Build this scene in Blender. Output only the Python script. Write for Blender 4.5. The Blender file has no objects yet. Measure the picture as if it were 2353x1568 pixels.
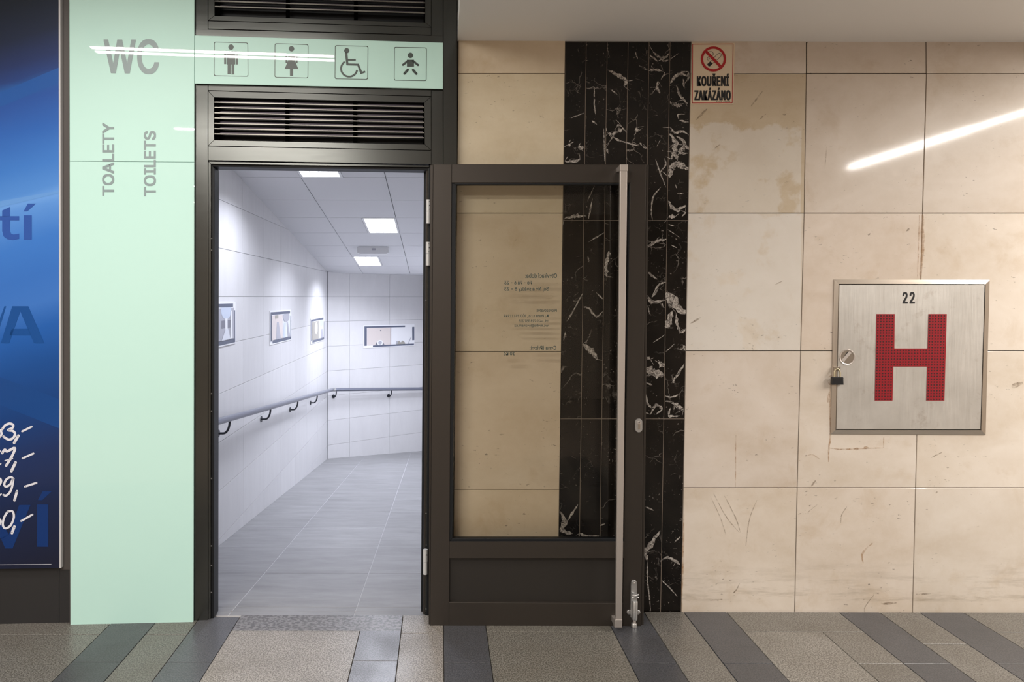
import bpy, bmesh, math, random
from mathutils import Vector, Matrix
C = bpy.context
S = C.scene
random.seed(7)
# ------------------------------------------------------------------ camera, world, exposure
W, H, F = 2353.0, 1568.0, 1650.0
PPX, PPY = 1012.0, 715.0
EYE = Vector((0, 0, 1.51))
ROLL, PITCH = 0.002, 0.020
fwd = Vector((0, 1, -PITCH)).normalized()
rt = Vector((1, 0, ROLL)); rt = (rt - fwd * rt.dot(fwd)).normalized()
up = rt.cross(fwd)
RM = Matrix((rt, up, -fwd)).transposed()
cd = bpy.data.cameras.new('camera'); cam = bpy.data.objects.new('camera', cd); C.collection.objects.link(cam)
cam.matrix_world = Matrix.Translation(EYE) @ RM.to_4x4()
cd.sensor_fit = 'HORIZONTAL'; cd.sensor_width = 36.0; cd.lens = 36.0 * F / W
cd.shift_x = (W / 2 - PPX) / W; cd.shift_y = (PPY - H / 2) / W
cd.clip_start = 0.05
S.camera = cam
w = bpy.data.worlds.new('world'); S.world = w; w.use_nodes = True
w.node_tree.nodes['Background'].inputs[0].default_value = (0.8, 0.85, 1, 1)
w.node_tree.nodes['Background'].inputs[1].default_value = 0.0
S.view_settings.view_transform = 'Standard'
try: S.view_settings.look = 'None'
except Exception: pass
S.view_settings.gamma = 1; S.view_settings.use_curve_mapping = False
S.view_settings.exposure = 0.0
LAMP_W = 88.0          # watts of one hall batten
PANEL_E = 3.5          # radiance of the corridor ceiling diffusers
PANEL_W = 35.0         # watts sent down by each corridor ceiling light

def area(name, loc, rot, sx, sy, watts, col, spread=180):
    l = bpy.data.lights.new(name, 'AREA'); l.shape = 'RECTANGLE'; l.size = sx; l.size_y = sy
    l.energy = watts; l.color = col; l.spread = math.radians(spread)
    o = bpy.data.objects.new(name, l); C.collection.objects.link(o); o.location = loc; o.rotation_euler = rot
    return o
# fluorescent battens of the hall: (x, y, z, rotation) of every 1.5 m tube
CW = (1.0, 0.955, 0.89)
HALL = [(-1.30, 1.98, 3.06, 0, 0.3), (-1.30, 1.90, 3.06, 0, 0.12), (-1.33, -0.12, 3.04, 0, 1.1), (-4.2, 0.9, 3.04, 90, 0.7), (3.69, 1.09, 2.685, 90, 0.9), (3.69, 2.60, 2.685, 90, 0.5),  # the far left lamp is unseen, added for ambient light
        (5.2, 1.3, 2.685, 90, 0.9), (-1.2, -2.2, 3.04, 0, 1.7)]  # far right and rear lamps: no visible source, added to fill the hall
for i, (x, y, z, r, k) in enumerate(HALL):
    area('fluorescent_light', (x, y, z), (0, 0, math.radians(r)), 1.5, 0.045, LAMP_W * k, CW)

# ------------------------------------------------------------------ geometry helpers
def V(*a): return Vector(a)
class PL:
    """a plane: point o, u along it, n towards the viewer side"""
    def __init__(s, o, u, n, v=None):
        s.o = Vector(o); s.u = Vector(u).normalized(); s.n = Vector(n).normalized(); s.v = Vector(v).normalized() if v else s.n.cross(s.u).normalized()
    def at(s, px, py, off=0.0):
        d = RM @ Vector(((px - PPX) / F, -(py - PPY) / F, -1.0))
        o = s.o + s.n * off
        t = (o - EYE).dot(s.n) / d.dot(s.n)
        return EYE + d * t
    def loc(s, p):
        d = Vector(p) - s.o
        return (d.dot(s.u), d.dot(s.v))
    def w(s, a, b, off=0.0): return s.o + s.u * a + s.v * b + s.n * off
WALL_Y = 3.422
WALL = PL((0, WALL_Y, 0), (1, 0, 0), (0, -1, 0), (0, 0, 1))
TA = 0.0524
FAC = PL((-1.1385, 3.313, 0), (1, TA, 0), (TA, -1, 0), (0, 0, 1))
LEAF = PL((0, 3.265, 0), (1, 0, 0), (0, -1, 0), (0, 0, 1))
FLR = PL((0, 0, 0), (1, 0, 0), (0, 0, 1), (0, 1, 0))
LW = PL((-1.46, 0, 0), (0, 1, 0), (1, 0, 0), (0, 0, 1))
bu = Vector((2178, 1650, 0)).normalized()
BW = PL((-1.46, 9.28, 0), bu, (bu.y, -bu.x, 0), (0, 0, 1))
def zf(y): return 1.51 - (0.1006 * y + 1.176)
def zc(y): return 1.51 + (1.574 - 0.135 * min(y, 9.42))
RF = PL((0, 3.38, zf(3.38)), (1, 0, 0), (0, 0.1006, 1), (0, 1, -0.1006))
RC = PL((0, 3.38, zc(3.38)), (1, 0, 0), (0, -0.135, -1), (0, 1, -0.135))

def mk(name, verts, faces, mat=None, parent=None, smooth=False):
    me = bpy.data.meshes.new(name); me.from_pydata([tuple(v) for v in verts], [], faces)
    me.update()
    if mat: me.materials.append(mat)
    if smooth:
        for p in me.polygons: p.use_smooth = True
    o = bpy.data.objects.new(name, me); C.collection.objects.link(o)
    if parent: o.parent = parent
    return o
class MB:
    def __init__(s): s.v = []; s.f = []
    def add(s, vs, fs):
        b = len(s.v); s.v += [tuple(v) for v in vs]; s.f += [tuple(b + i for i in f) for f in fs]
        return s
    def hexa(s, a, b):
        """a, b: two matching polygons (front, back)"""
        n = len(a)
        fs = [tuple(range(n)), tuple(range(2 * n - 1, n - 1, -1))]
        for i in range(n):
            j = (i + 1) % n; fs.append((j, i, n + i, n + j))
        return s.add(list(a) + list(b), fs)
    def box(s, x0, x1, y0, y1, z0, z1):
        return s.hexa([V(x0, y0, z0), V(x1, y0, z0), V(x1, y0, z1), V(x0, y0, z1)], [V(x0, y1, z0), V(x1, y1, z0), V(x1, y1, z1), V(x0, y1, z1)])
    def tube(s, pts, r, seg=12, cap=True):
        pts = [Vector(p) for p in pts]; rings = []
        prev = None
        for i, p in enumerate(pts):
            if i == 0: t = (pts[1] - p).normalized()
            elif i == len(pts) - 1: t = (p - pts[i - 1]).normalized()
            else: t = ((p - pts[i - 1]).normalized() + (pts[i + 1] - p).normalized()).normalized()
            if prev is None:
                a = t.orthogonal().normalized()
            else:
                a = (prev - t * prev.dot(t)).normalized()
            prev = a; b = t.cross(a)
            rr = r[i] if isinstance(r, (list, tuple)) else r
            rings.append([p + (a * math.cos(k * 2 * math.pi / seg) + b * math.sin(k * 2 * math.pi / seg)) * rr for k in range(seg)])
        vs = [v for g in rings for v in g]; fs = []
        for i in range(len(rings) - 1):
            for k in range(seg):
                k2 = (k + 1) % seg
                fs.append((i * seg + k, i * seg + k2, (i + 1) * seg + k2, (i + 1) * seg + k))
        if cap:
            fs.append(tuple(range(seg - 1, -1, -1))); fs.append(tuple((len(rings) - 1) * seg + k for k in range(seg)))
        return s.add(vs, fs)
    def build(s, name, mat=None, parent=None, smooth=False, bevel=0):
        o = mk(name, s.v, s.f, mat, parent)
        bm = bmesh.new(); bm.from_mesh(o.data); bmesh.ops.recalc_face_normals(bm, faces=bm.faces[:])
        if bevel:
            bmesh.ops.bevel(bm, geom=bm.edges[:], offset=bevel, segments=2, profile=0.6, affect='EDGES')
        bm.to_mesh(o.data); bm.free()
        if smooth:
            for p in o.data.polygons: p.use_smooth = True
            try: o.data.set_sharp_from_angle(angle=math.radians(40))
            except Exception: pass
        return o
def tag(o, label=None, cat=None, group=None, kind=None):
    if label: o['label'] = label
    if cat: o['category'] = cat
    if group: o['group'] = group
    if kind: o['kind'] = kind
    return o
def empty(name, loc, label=None, cat=None, group=None, kind=None):
    o = bpy.data.objects.new(name, None); C.collection.objects.link(o); o.location = loc; o.empty_display_size = 0.05
    bpy.context.view_layer.update()
    return tag(o, label, cat, group, kind)
def par(o, p):
    """parent keeping world placement"""
    o.parent = p
    if p.type == 'EMPTY' or p.location.length: o.matrix_parent_inverse = Matrix.Translation(-p.location)
    return o
def ins(poly, d):
    """inset a convex 3D polygon by d"""
    n = len(poly); c = sum(poly, Vector()) / n; out = []
    for i in range(n):
        p = poly[i]; a = (poly[i - 1] - p).normalized(); b = (poly[(i + 1) % n] - p).normalized()
        sn = a.cross(b).length
        out.append(p + (a + b) * (d / max(sn, 0.3)))
    return out
def rect(x0, y0, x1, y1): return [(x0, y1), (x1, y1), (x1, y0), (x0, y0)]
def slab(name, plane, off, q, th, mat, parent=None, ch=0.0, mb=None):
    """block whose front face covers pixel quad q on plane+off, chamfer ch, thickness th going back"""
    fr = [plane.at(x, y, off) for x, y in q]
    return block(name, fr, plane.n, th, mat, parent, ch, mb)
def block(name, fr, n, th, mat, parent=None, ch=0.0, mb=None):
    m = mb or MB()
    bk = [p - n * th for p in fr]
    if ch:
        i = ins(fr, ch); mid = [p - n * ch for p in fr]; k = len(fr)
        vs = i + mid + bk; fs = [tuple(range(k)), tuple(range(3 * k - 1, 2 * k - 1, -1))]
        for a in range(k):
            b = (a + 1) % k
            fs += [(b, a, k + a, k + b), (k + b, k + a, 2 * k + a, 2 * k + b)]
        m.add(vs, fs)
    else: m.hexa(fr, bk)
    if mb: return None
    o = m.build(name, mat)
    if parent: par(o, parent)
    return o
def flat(name, plane, off, polys, mat, parent=None):
    vs = []; fs = []
    for q in polys:
        b = len(vs); vs += [plane.at(x, y, off) for x, y in q]; fs.append(tuple(range(b, b + len(q))))
    o = mk(name, vs, fs, mat)
    bm = bmesh.new(); bm.from_mesh(o.data)
    for f in bm.faces:
        f.normal_update()
        if f.normal.dot(plane.n) < 0: f.normal_flip()
    bm.to_mesh(o.data); bm.free()
    if parent: par(o, parent)
    return o
def circ(cx, cy, r, n=28, ry=None, a0=0): return [(cx + r * math.cos(a0 + 2 * math.pi * k / n), cy + (ry or r) * math.sin(a0 + 2 * math.pi * k / n)) for k in range(n)]
def ringp(cx, cy, r1, r0, a0=0, a1=2 * math.pi, n=40):
    out = []
    for k in range(n):
        a = a0 + (a1 - a0) * k / n; b = a0 + (a1 - a0) * (k + 1) / n
        out.append([(cx + r1 * math.cos(a), cy + r1 * math.sin(a)), (cx + r1 * math.cos(b), cy + r1 * math.sin(b)), (cx + r0 * math.cos(b), cy + r0 * math.sin(b)), (cx + r0 * math.cos(a), cy + r0 * math.sin(a))])
    return out
def stroke(pts, wd, smooth=True, taper=0.0, jag=0.0, rnd=True):
    """pixel-space ribbon quads following pts"""
    P = [Vector(p) for p in pts]
    if smooth and len(P) > 2:
        Q = []
        for i in range(len(P) - 1):
            p0 = P[max(i - 1, 0)]; p1 = P[i]; p2 = P[i + 1]; p3 = P[min(i + 2, len(P) - 1)]
            for k in range(6):
                t = k / 6
                Q.append(0.5 * ((2 * p1) + (p2 - p0) * t + (2 * p0 - 5 * p1 + 4 * p2 - p3) * t * t + (3 * p1 - p0 - 3 * p2 + p3) * t ** 3))
        Q.append(P[-1]); P = Q
    elif jag:
        Q = []
        for i in range(len(P) - 1):
            for k in range(6): Q.append(P[i].lerp(P[i + 1], k / 6))
        Q.append(P[-1]); P = Q
    n = len(P); L = []; R = []
    for i, p in enumerate(P):
        t = (P[min(i + 1, n - 1)] - P[max(i - 1, 0)]); t = t.normalized() if t.length else Vector((1, 0))
        s = wd / 2 * (1 - taper * abs(2 * i / (n - 1) - 1) ** 2)
        nn = Vector((-t.y, t.x))
        L.append(p + nn * s * (1 + jag * random.uniform(-1, 0.8))); R.append(p - nn * s * (1 + jag * random.uniform(-1, 0.8)))
    out = [[tuple(L[i]), tuple(L[i + 1]), tuple(R[i + 1]), tuple(R[i])] for i in range(n - 1)]
    if rnd and not jag: out += [circ(P[0].x, P[0].y, wd / 2, 10), circ(P[-1].x, P[-1].y, wd / 2, 10)]
    return out
import os
FONT = None
try:
    FONT = bpy.data.fonts.load(os.path.join(bpy.utils.resource_path('LOCAL'), 'datafiles', 'fonts', 'Inter.woff2'))
except Exception: FONT = None
def text_px(name, txt, plane, off, bbox, mat, parent=None, bold=0.0, mirror=False, rot=0, corners=None, spacing=1.0):
    """text fitted to a pixel box (x0,y0,x1,y1) or to corner quad TL,TR,BR,BL; rot 90 = reads upwards"""
    cu = bpy.data.curves.new('t', 'FONT'); cu.body = txt
    if FONT: cu.font = FONT
    cu.size = 1; cu.resolution_u = 5; cu.space_character = spacing
    o = bpy.data.objects.new('t', cu); C.collection.objects.link(o)
    dg = C.evaluated_depsgraph_get(); dg.update()
    me = bpy.data.meshes.new_from_object(o.evaluated_get(dg))
    bpy.data.objects.remove(o); bpy.data.curves.remove(cu)
    if bold:                                   # heavier strokes: the outline stamped around itself
        V0 = [v.co.copy() for v in me.vertices]; F0 = [tuple(p.vertices) for p in me.polygons]; n0 = len(V0); vs = []; fs = []
        bx, by = bold if isinstance(bold, tuple) else (bold, bold)
        for k, (dx, dy) in enumerate([(a, b) for a in (-1, -.5, 0, .5, 1) for b in (-1, 0, 1)]):
            d = Vector((dx * bx, dy * by, k * 1e-3))
            vs += [tuple(p + d) for p in V0]; fs += [tuple(k * n0 + i for i in f) for f in F0]
        me.clear_geometry(); me.from_pydata(vs, [], fs); me.update()
    xs = [v.co.x for v in me.vertices]; ys = [v.co.y for v in me.vertices]
    x0, x1, y0, y1 = min(xs), max(xs), min(ys), max(ys)
    if corners is None:
        a, b, c, d = bbox; corners = [(a, b), (c, b), (c, d), (a, d)]
    TLc, TRc, BRc, BLc = [Vector(c) for c in corners]
    for v in me.vertices:
        s = (v.co.x - x0) / (x1 - x0); t = 1 - (v.co.y - y0) / (y1 - y0)
        if mirror: s = 1 - s
        if rot == 90: s, t = t, 1 - s
        p = TLc.lerp(TRc, s).lerp(BLc.lerp(BRc, s), t)
        v.co = plane.at(p.x, p.y, off + v.co.z * 0.02)
    me.materials.clear(); me.materials.append(mat); me.name = name
    bm = bmesh.new(); bm.from_mesh(me)
    for f in bm.faces:
        f.normal_update()
        if f.normal.dot(plane.n) < 0: f.normal_flip()
    bm.to_mesh(me); bm.free()
    o = bpy.data.objects.new(name, me); C.collection.objects.link(o)
    if parent: par(o, parent)
    return o

# ------------------------------------------------------------------ materials
def lin(r, g, b):
    f = lambda c: (c / 255) / 12.92 if c / 255 <= 0.04045 else ((c / 255 + 0.055) / 1.055) ** 2.4
    return (f(r), f(g), f(b), 1)
def mat(name, col=(0.5, 0.5, 0.5, 1), rough=0.5, metal=0.0, coat=0.0, coat_r=0.05, spec=0.5, emit=None, es=0):
    m = bpy.data.materials.new(name); m.use_nodes = True
    b = m.node_tree.nodes['Principled BSDF']; I = b.inputs
    I['Base Color'].default_value = col; I['Roughness'].default_value = rough; I['Metallic'].default_value = metal
    I['Coat Weight'].default_value = coat; I['Coat Roughness'].default_value = coat_r; I['Specular IOR Level'].default_value = spec
    if emit: I['Emission Color'].default_value = emit; I['Emission Strength'].default_value = es
    return m
class NT:
    def __init__(s, m): s.m = m; s.t = m.node_tree; s.b = s.t.nodes['Principled BSDF']
    def n(s, typ, **kw):
        x = s.t.nodes.new(typ)
        for k, v in kw.items():
            if k.startswith('i_'): x.inputs[k[2:].replace('_', ' ')].default_value = v
            else: setattr(x, k, v)
        return x
    def l(s, a, b): s.t.links.new(a, b)
    def pos(s, scale=(1, 1, 1), rot=(0, 0, 0)):
        g = s.n('ShaderNodeNewGeometry'); mp = s.n('ShaderNodeMapping'); s.l(g.outputs['Position'], mp.inputs[0])
        mp.inputs['Scale'].default_value = scale; mp.inputs['Rotation'].default_value = rot
        return mp.outputs[0]
    def noise(s, vec, scale, detail=4, rough=0.55, dist=0.0):
        x = s.n('ShaderNodeTexNoise'); x.inputs['Scale'].default_value = scale; x.inputs['Detail'].default_value = detail
        x.inputs['Roughness'].default_value = rough; x.inputs['Distortion'].default_value = dist
        s.l(vec, x.inputs['Vector']); return x.outputs['Fac']
    def ramp(s, fac, stops, interp='LINEAR'):
        x = s.n('ShaderNodeValToRGB'); x.color_ramp.interpolation = interp; e = x.color_ramp.elements
        while len(e) < len(stops): e.new(0.5)
        for i, (p, c) in enumerate(stops):
            e[i].position = p; e[i].color = c if isinstance(c, tuple) else (c, c, c, 1)
        s.l(fac, x.inputs[0]); return x.outputs[0]
    def mix(s, fac, a, b, typ='MIX'):
        x = s.n('ShaderNodeMix', data_type='RGBA', blend_type=typ)
        for sock, v in ((x.inputs[0], fac), (x.inputs[6], a), (x.inputs[7], b)):
            if hasattr(v, 'is_output'): s.l(v, sock)
            else: sock.default_value = v
        return x.outputs[2]
    def math(s, op, a, b=0.0, clamp=False):
        x = s.n('ShaderNodeMath', operation=op, use_clamp=clamp)
        for i, v in enumerate((a, b)):
            if hasattr(v, 'is_output'): s.l(v, x.inputs[i])
            else: x.inputs[i].default_value = v
        return x.outputs[0]
    def bump(s, h, strength=0.1, dist=0.002):
        x = s.n('ShaderNodeBump'); x.inputs['Strength'].default_value = strength; x.inputs['Distance'].default_value = dist
        s.l(h, x.inputs['Height']); s.l(x.outputs[0], s.b.inputs['Normal'])
M = {}
def stone(name, c0, c1, patch=None, rough=0.34):
    m = mat(name, rough=rough, spec=0.4, coat=0.55, coat_r=0.075); N = NT(m)
    oi = N.n('ShaderNodeObjectInfo')
    mp = N.n('ShaderNodeVectorMath', operation='ADD'); N.l(N.pos(), mp.inputs[0])
    cb = N.n('ShaderNodeVectorMath', operation='SCALE'); N.l(oi.outputs['Color'], cb.inputs[0]); cb.inputs['Scale'].default_value = 7.0
    N.l(cb.outputs[0], mp.inputs[1]); p = mp.outputs[0]
    r1 = N.n('ShaderNodeMapping'); N.l(p, r1.inputs[0]); r1.inputs['Rotation'].default_value = (0, 0.6, 0); r1.inputs['Scale'].default_value = (1.2, 1, 2.2)
    big = N.noise(r1.outputs[0], 1.6, 5, 0.55, 0.6)
    fine = N.noise(p, 22, 5, 0.7, 0.3)
    col = N.mix(N.ramp(big, [(0.3, 0.0), (0.7, 1.0)]), c0, c1)
    col = N.mix(N.ramp(fine, [(0.3, 0.0), (0.75, 0.32)]), col, (c1[0] * 1.06, c1[1] * 1.08, c1[2] * 1.12, 1))
    blot = N.noise(p, 4.5, 6, 0.65, 0.4)
    col = N.mix(N.ramp(blot, [(0.56, 0.0), (0.72, 0.35)]), col, (c0[0] * 0.8, c0[1] * 0.68, c0[2] * 0.5, 1))
    # pits and dark flecks
    r2 = N.n('ShaderNodeMapping'); N.l(p, r2.inputs[0]); r2.inputs['Rotation'].default_value = (0, -0.7, 0); r2.inputs['Scale'].default_value = (1, 1, 2.4)
    pit = N.noise(r2.outputs[0], 38, 3, 0.6, 0.2); pm = N.noise(p, 5, 3)
    f = N.math('MULTIPLY', N.ramp(pit, [(0.665, 0.0), (0.71, 1.0)]), N.ramp(pm, [(0.47, 0.0), (0.62, 0.75)]))
    col = N.mix(f, col, (0.10, 0.075, 0.055, 1))
    # grime towards the foot of the wall
    sep = N.n('ShaderNodeSeparateXYZ'); g = N.n('ShaderNodeNewGeometry'); N.l(g.outputs['Position'], sep.inputs[0])
    low = N.n('ShaderNodeMapRange'); N.l(sep.outputs['Z'], low.inputs[0]); low.inputs[1].default_value = 0.28; low.inputs[2].default_value = 0.07
    st = N.noise(N.pos((1.2, 1, 9)), 3.0, 6, 0.7)
    gf = N.math('MULTIPLY', low.outputs[0], N.ramp(st, [(0.48, 0.0), (0.68, 0.5)]))
    hi = N.n('ShaderNodeMapRange'); N.l(sep.outputs['Z'], hi.inputs[0]); hi.inputs[1].default_value = 0.045; hi.inputs[2].default_value = 0.055
    gf = N.math('MULTIPLY', gf, hi.outputs[0])
    col = N.mix(gf, col, (0.22, 0.16, 0.10, 1))
    if patch:
        x0, x1, z0, z1 = patch
        nz = N.noise(p, 7, 6, 0.7)
        def edge(v, a, b):
            q = N.n('ShaderNodeMapRange'); N.l(v, q.inputs[0]); q.inputs[1].default_value = a; q.inputs[2].default_value = b; return q.outputs[0]
        zz = N.math('ADD', sep.outputs['Z'], N.math('MULTIPLY', N.math('SUBTRACT', nz, 0.5), 0.20))
        f = N.math('MULTIPLY', edge(zz, z1 + 0.01, z1 - 0.01), edge(sep.outputs['X'], x1 + .002, x1 - .002))
        f = N.math('MULTIPLY', f, N.ramp(N.noise(p, 5.5, 5, 0.6), [(0.36, 0.1), (0.44, 0.9)]))
        col = N.mix(N.math('MULTIPLY', f, 0.6), col, (0.72, 0.68, 0.655, 1))
    tint = N.mix(1.0, col, oi.outputs['Color'], 'MULTIPLY')
    N.l(tint, N.b.inputs['Base Color'])
    N.l(N.ramp(fine, [(0.3, rough - 0.05), (0.7, rough + 0.06)]), N.b.inputs['Roughness'])
    N.bump(fine, 0.05, 0.001)
    return m
c0, c1 = (0.57, 0.475, 0.38, 1), (0.71, 0.63, 0.555, 1)
M['stone'] = stone('beige_limestone', c0, c1)
M['stone_warm'] = stone('warm_limestone', (0.56, 0.45, 0.31, 1), (0.68, 0.575, 0.43, 1))
pa = WALL.at(1588, 489); pb = WALL.at(1842, 290)
pc = WALL.at(1670, 537); pd = WALL.at(1842, 486)
M['stone_patch_low'] = stone('patched_limestone_low', c0, c1, patch=(pc.x, pd.x, pc.z, pd.z))
M['stone_patch'] = stone('patched_limestone', (0.50, 0.39, 0.265, 1), (0.62, 0.515, 0.395, 1), patch=(pa.x, pb.x, pa.z, pb.z))

def marble():
    m = mat('black_marble', rough=0.16, spec=0.35); N = NT(m)
    oi = N.n('ShaderNodeObjectInfo')
    sc = N.n('ShaderNodeVectorMath', operation='SCALE'); N.l(oi.outputs['Color'], sc.inputs[0]); sc.inputs['Scale'].default_value = 9
    ad = N.n('ShaderNodeVectorMath', operation='ADD'); N.l(N.pos(), ad.inputs[0]); N.l(sc.outputs[0], ad.inputs[1]); p = ad.outputs[0]
    wv = N.n('ShaderNodeTexNoise'); wv.inputs['Scale'].default_value = 6; wv.inputs['Detail'].default_value = 4; N.l(p, wv.inputs['Vector'])
    wp = N.mix(0.22, p, wv.outputs['Color'])
    vo = N.n('ShaderNodeTexVoronoi', feature='DISTANCE_TO_EDGE'); vo.inputs['Scale'].default_value = 9; N.l(wp, vo.inputs['Vector'])
    msk = N.noise(p, 7, 3, 0.6)
    v = N.math('MULTIPLY', N.ramp(vo.outputs['Distance'], [(0.0, 0.9), (0.018, 0.0)]), N.ramp(msk, [(0.53, 0.0), (0.66, 0.75)]))
    vo2 = N.n('ShaderNodeTexVoronoi', feature='DISTANCE_TO_EDGE'); vo2.inputs['Scale'].default_value = 26; N.l(wp, vo2.inputs['Vector'])
    v2 = N.math('MULTIPLY', N.ramp(vo2.outputs['Distance'], [(0.0, 0.8), (0.03, 0.0)]), N.ramp(N.noise(p, 11, 3, 0.6), [(0.58, 0.0), (0.72, 0.5)]))
    sp = N.math('MULTIPLY', N.ramp(N.noise(p, 95, 2), [(0.68, 0.0), (0.74, 0.6)]), N.ramp(N.noise(p, 9, 3), [(0.45, 0.0), (0.6, 1.0)]))
    f = N.math('MAXIMUM', N.math('MAXIMUM', v, v2), sp)
    base = N.mix(N.ramp(N.noise(p, 8, 4), [(0.35, 0.0), (0.7, 1.0)]), (0.004, 0.0035, 0.003, 1), (0.012, 0.0095, 0.008, 1))
    N.l(N.mix(f, base, (0.36, 0.32, 0.29, 1)), N.b.inputs['Base Color'])
    return m
M['marble'] = marble()
def alpha_mat(name, col, scale, lo, hi, amt=1.0, rough=0.25, col2=None):
    m = mat(name, col, rough); N = NT(m); p = N.pos()
    nz = N.noise(p, scale, 5, 0.7, 0.6)
    if col2: N.l(N.mix(N.ramp(N.noise(p, scale * 1.7, 4, 0.6), [(0.4, 0.0), (0.6, 1.0)]), col, col2), N.b.inputs['Base Color'])
    N.l(N.ramp(nz, [(lo, 0.0), (hi, amt)]), N.b.inputs['Alpha'])
    return m
M['vein'] = alpha_mat('marble_vein', (0.52, 0.48, 0.44, 1), 60, 0.33, 0.46, 0.95, 0.15, (0.16, 0.14, 0.13, 1))
M['rust'] = alpha_mat('rust_stain', (0.42, 0.22, 0.08, 1), 30, 0.35, 0.75, 0.75, 0.4)
M['scuff'] = alpha_mat('grey_scuff', (0.25, 0.18, 0.12, 1), 40, 0.35, 0.70, 0.7, 0.4)
M['grout'] = mat('dark_grout', (0.05, 0.04, 0.032, 1), 0.9)
M['lgrout'] = mat('light_grout', (0.5, 0.5, 0.52, 1), 0.9)
M['mgrout'] = mat('marble_grout', (0.26, 0.21, 0.17, 1), 0.9)
M['strip'] = mat('pale_edge_profile', (0.55, 0.54, 0.55, 1), 0.5, 0.2)
def metal_dark(name, col, rough=0.38, metal=0.55):
    m = mat(name, col, rough, metal); N = NT(m)
    nz = N.noise(N.pos((1, 1, 14)), 8, 5, 0.7); N.l(N.ramp(nz, [(0.3, rough - 0.015), (0.7, rough + 0.02)]), N.b.inputs['Roughness'])
    return m
M['frame'] = metal_dark('dark_anodised_aluminium', (0.078, 0.080, 0.076, 1), 0.22, 0.9)
M['leaf'] = metal_dark('door_leaf_aluminium', (0.048, 0.040, 0.034, 1), 0.4, 0.5)
M['kick'] = metal_dark('kick_panel_aluminium', (0.032, 0.028, 0.025, 1), 0.45, 0.4)
M['black'] = mat('black_rubber', (0.006, 0.007, 0.009, 1), 0.5, spec=0.3)
M['void'] = mat('unlit_black', (0.001, 0.001, 0.001, 1), 0.9, spec=0.0)
M['blade'] = mat('grille_blade', (0.16, 0.14, 0.17, 1), 0.5, 0.3)
M['lip'] = mat('grille_lip', (0.20, 0.19, 0.17, 1), 0.35, 0.8)
M['hinge'] = mat('white_painted_hinge', (0.62, 0.62, 0.62, 1), 0.35, 0.2)
M['mint'] = mat('mint_back_painted_glass', (0.52, 0.785, 0.72, 1), 0.5, coat=1.0, coat_r=0.015)
M['mint_edge'] = mat('glass_edge', (0.30, 0.62, 0.48, 1), 0.2)
M['ltr'] = mat('grey_vinyl_letter', (0.24, 0.31, 0.32, 1), 0.4, coat=0.8, coat_r=0.02)
M['picto'] = mat('dark_green_grey_vinyl', (0.035, 0.055, 0.048, 1), 0.4, coat=1.0, coat_r=0.02)
M['steel'] = mat('brushed_steel', (0.66, 0.61, 0.58, 1), 0.42, 0.85)
M['zinc'] = mat('satin_zinc', (0.55, 0.55, 0.55, 1), 0.38, 0.85)
M['rail'] = mat('grey_painted_rail', (0.20, 0.21, 0.26, 1), 0.28, 0.4)
M['brk'] = mat('dark_bracket', (0.035, 0.04, 0.05, 1), 0.4, 0.3)
def cabsteel():
    m = mat('cabinet_steel', (0.6, 0.57, 0.53, 1), 0.4, 0.65); N = NT(m)
    a = N.noise(N.pos((60, 1, 1.5)), 6, 3); b = N.noise(N.pos(), 5, 5, 0.65); c = N.noise(N.pos(), 11, 6, 0.7)
    col = N.mix(N.ramp(b, [(0.3, 0.0), (0.7, 1.0)]), (0.56, 0.535, 0.50, 1), (0.68, 0.655, 0.62, 1))
    col = N.mix(N.ramp(c, [(0.58, 0.0), (0.74, 0.5)]), col, (0.34, 0.27, 0.22, 1))
    N.l(col, N.b.inputs['Base Color']); N.l(N.ramp(a, [(0.3, 0.36), (0.7, 0.46)]), N.b.inputs['Roughness'])
    return m
M['cab'] = cabsteel()
M['cabframe'] = mat('cabinet_frame_steel', (0.48, 0.42, 0.36, 1), 0.3, 0.85)
M['red'] = mat('red_plate', (0.29, 0.012, 0.020, 1), 0.35, 0.1)
M['hole'] = mat('dark_hole', (0.03, 0.004, 0.006, 1), 0.8)
M['ink'] = mat('black_ink', (0.01, 0.01, 0.012, 1), 0.4)
M['sred'] = mat('sign_red', (0.42, 0.008, 0.012, 1), 0.35)
M['signw'] = mat('yellowed_white_plastic', (0.72, 0.60, 0.45, 1), 0.35)
M['plaster'] = mat('white_ceiling_paint', (0.86, 0.86, 0.86, 1), 0.7)
M['hallwall'] = mat('hall_wall', (0.42, 0.36, 0.30, 1), 0.5)
def granite(name, a, b, sc=110, rough=0.33):
    m = mat(name, rough=rough); N = NT(m); p = N.pos()
    n1 = N.noise(p, sc, 2, 0.6); n2 = N.noise(p, 3.0, 5, 0.6)
    col = N.mix(N.ramp(n1, [(0.43, 0.0), (0.57, 1.0)]), a, b)
    oi = N.n('ShaderNodeObjectInfo')
    col = N.mix(1.0, col, oi.outputs['Color'], 'MULTIPLY')
    col = N.mix(N.ramp(n2, [(0.4, 0.0), (0.7, 0.35)]), col, (a[0] * 0.8, a[1] * 0.72, a[2] * 0.6, 1))
    N.l(col, N.b.inputs['Base Color']); N.l(N.ramp(n2, [(0.3, rough - 0.07), (0.7, rough + 0.1)]), N.b.inputs['Roughness'])
    return m
M['gr_light'] = granite('light_granite', (0.12, 0.11, 0.098, 1), (0.31, 0.295, 0.27, 1), 170)
M['gr_dark'] = granite('dark_granite', (0.050, 0.052, 0.058, 1), (0.095, 0.095, 0.105, 1), 170, 0.30)
M['gr_mottle'] = granite('mottled_granite', (0.13, 0.13, 0.14, 1), (0.34, 0.34, 0.35, 1), 60, 0.3)
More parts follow.
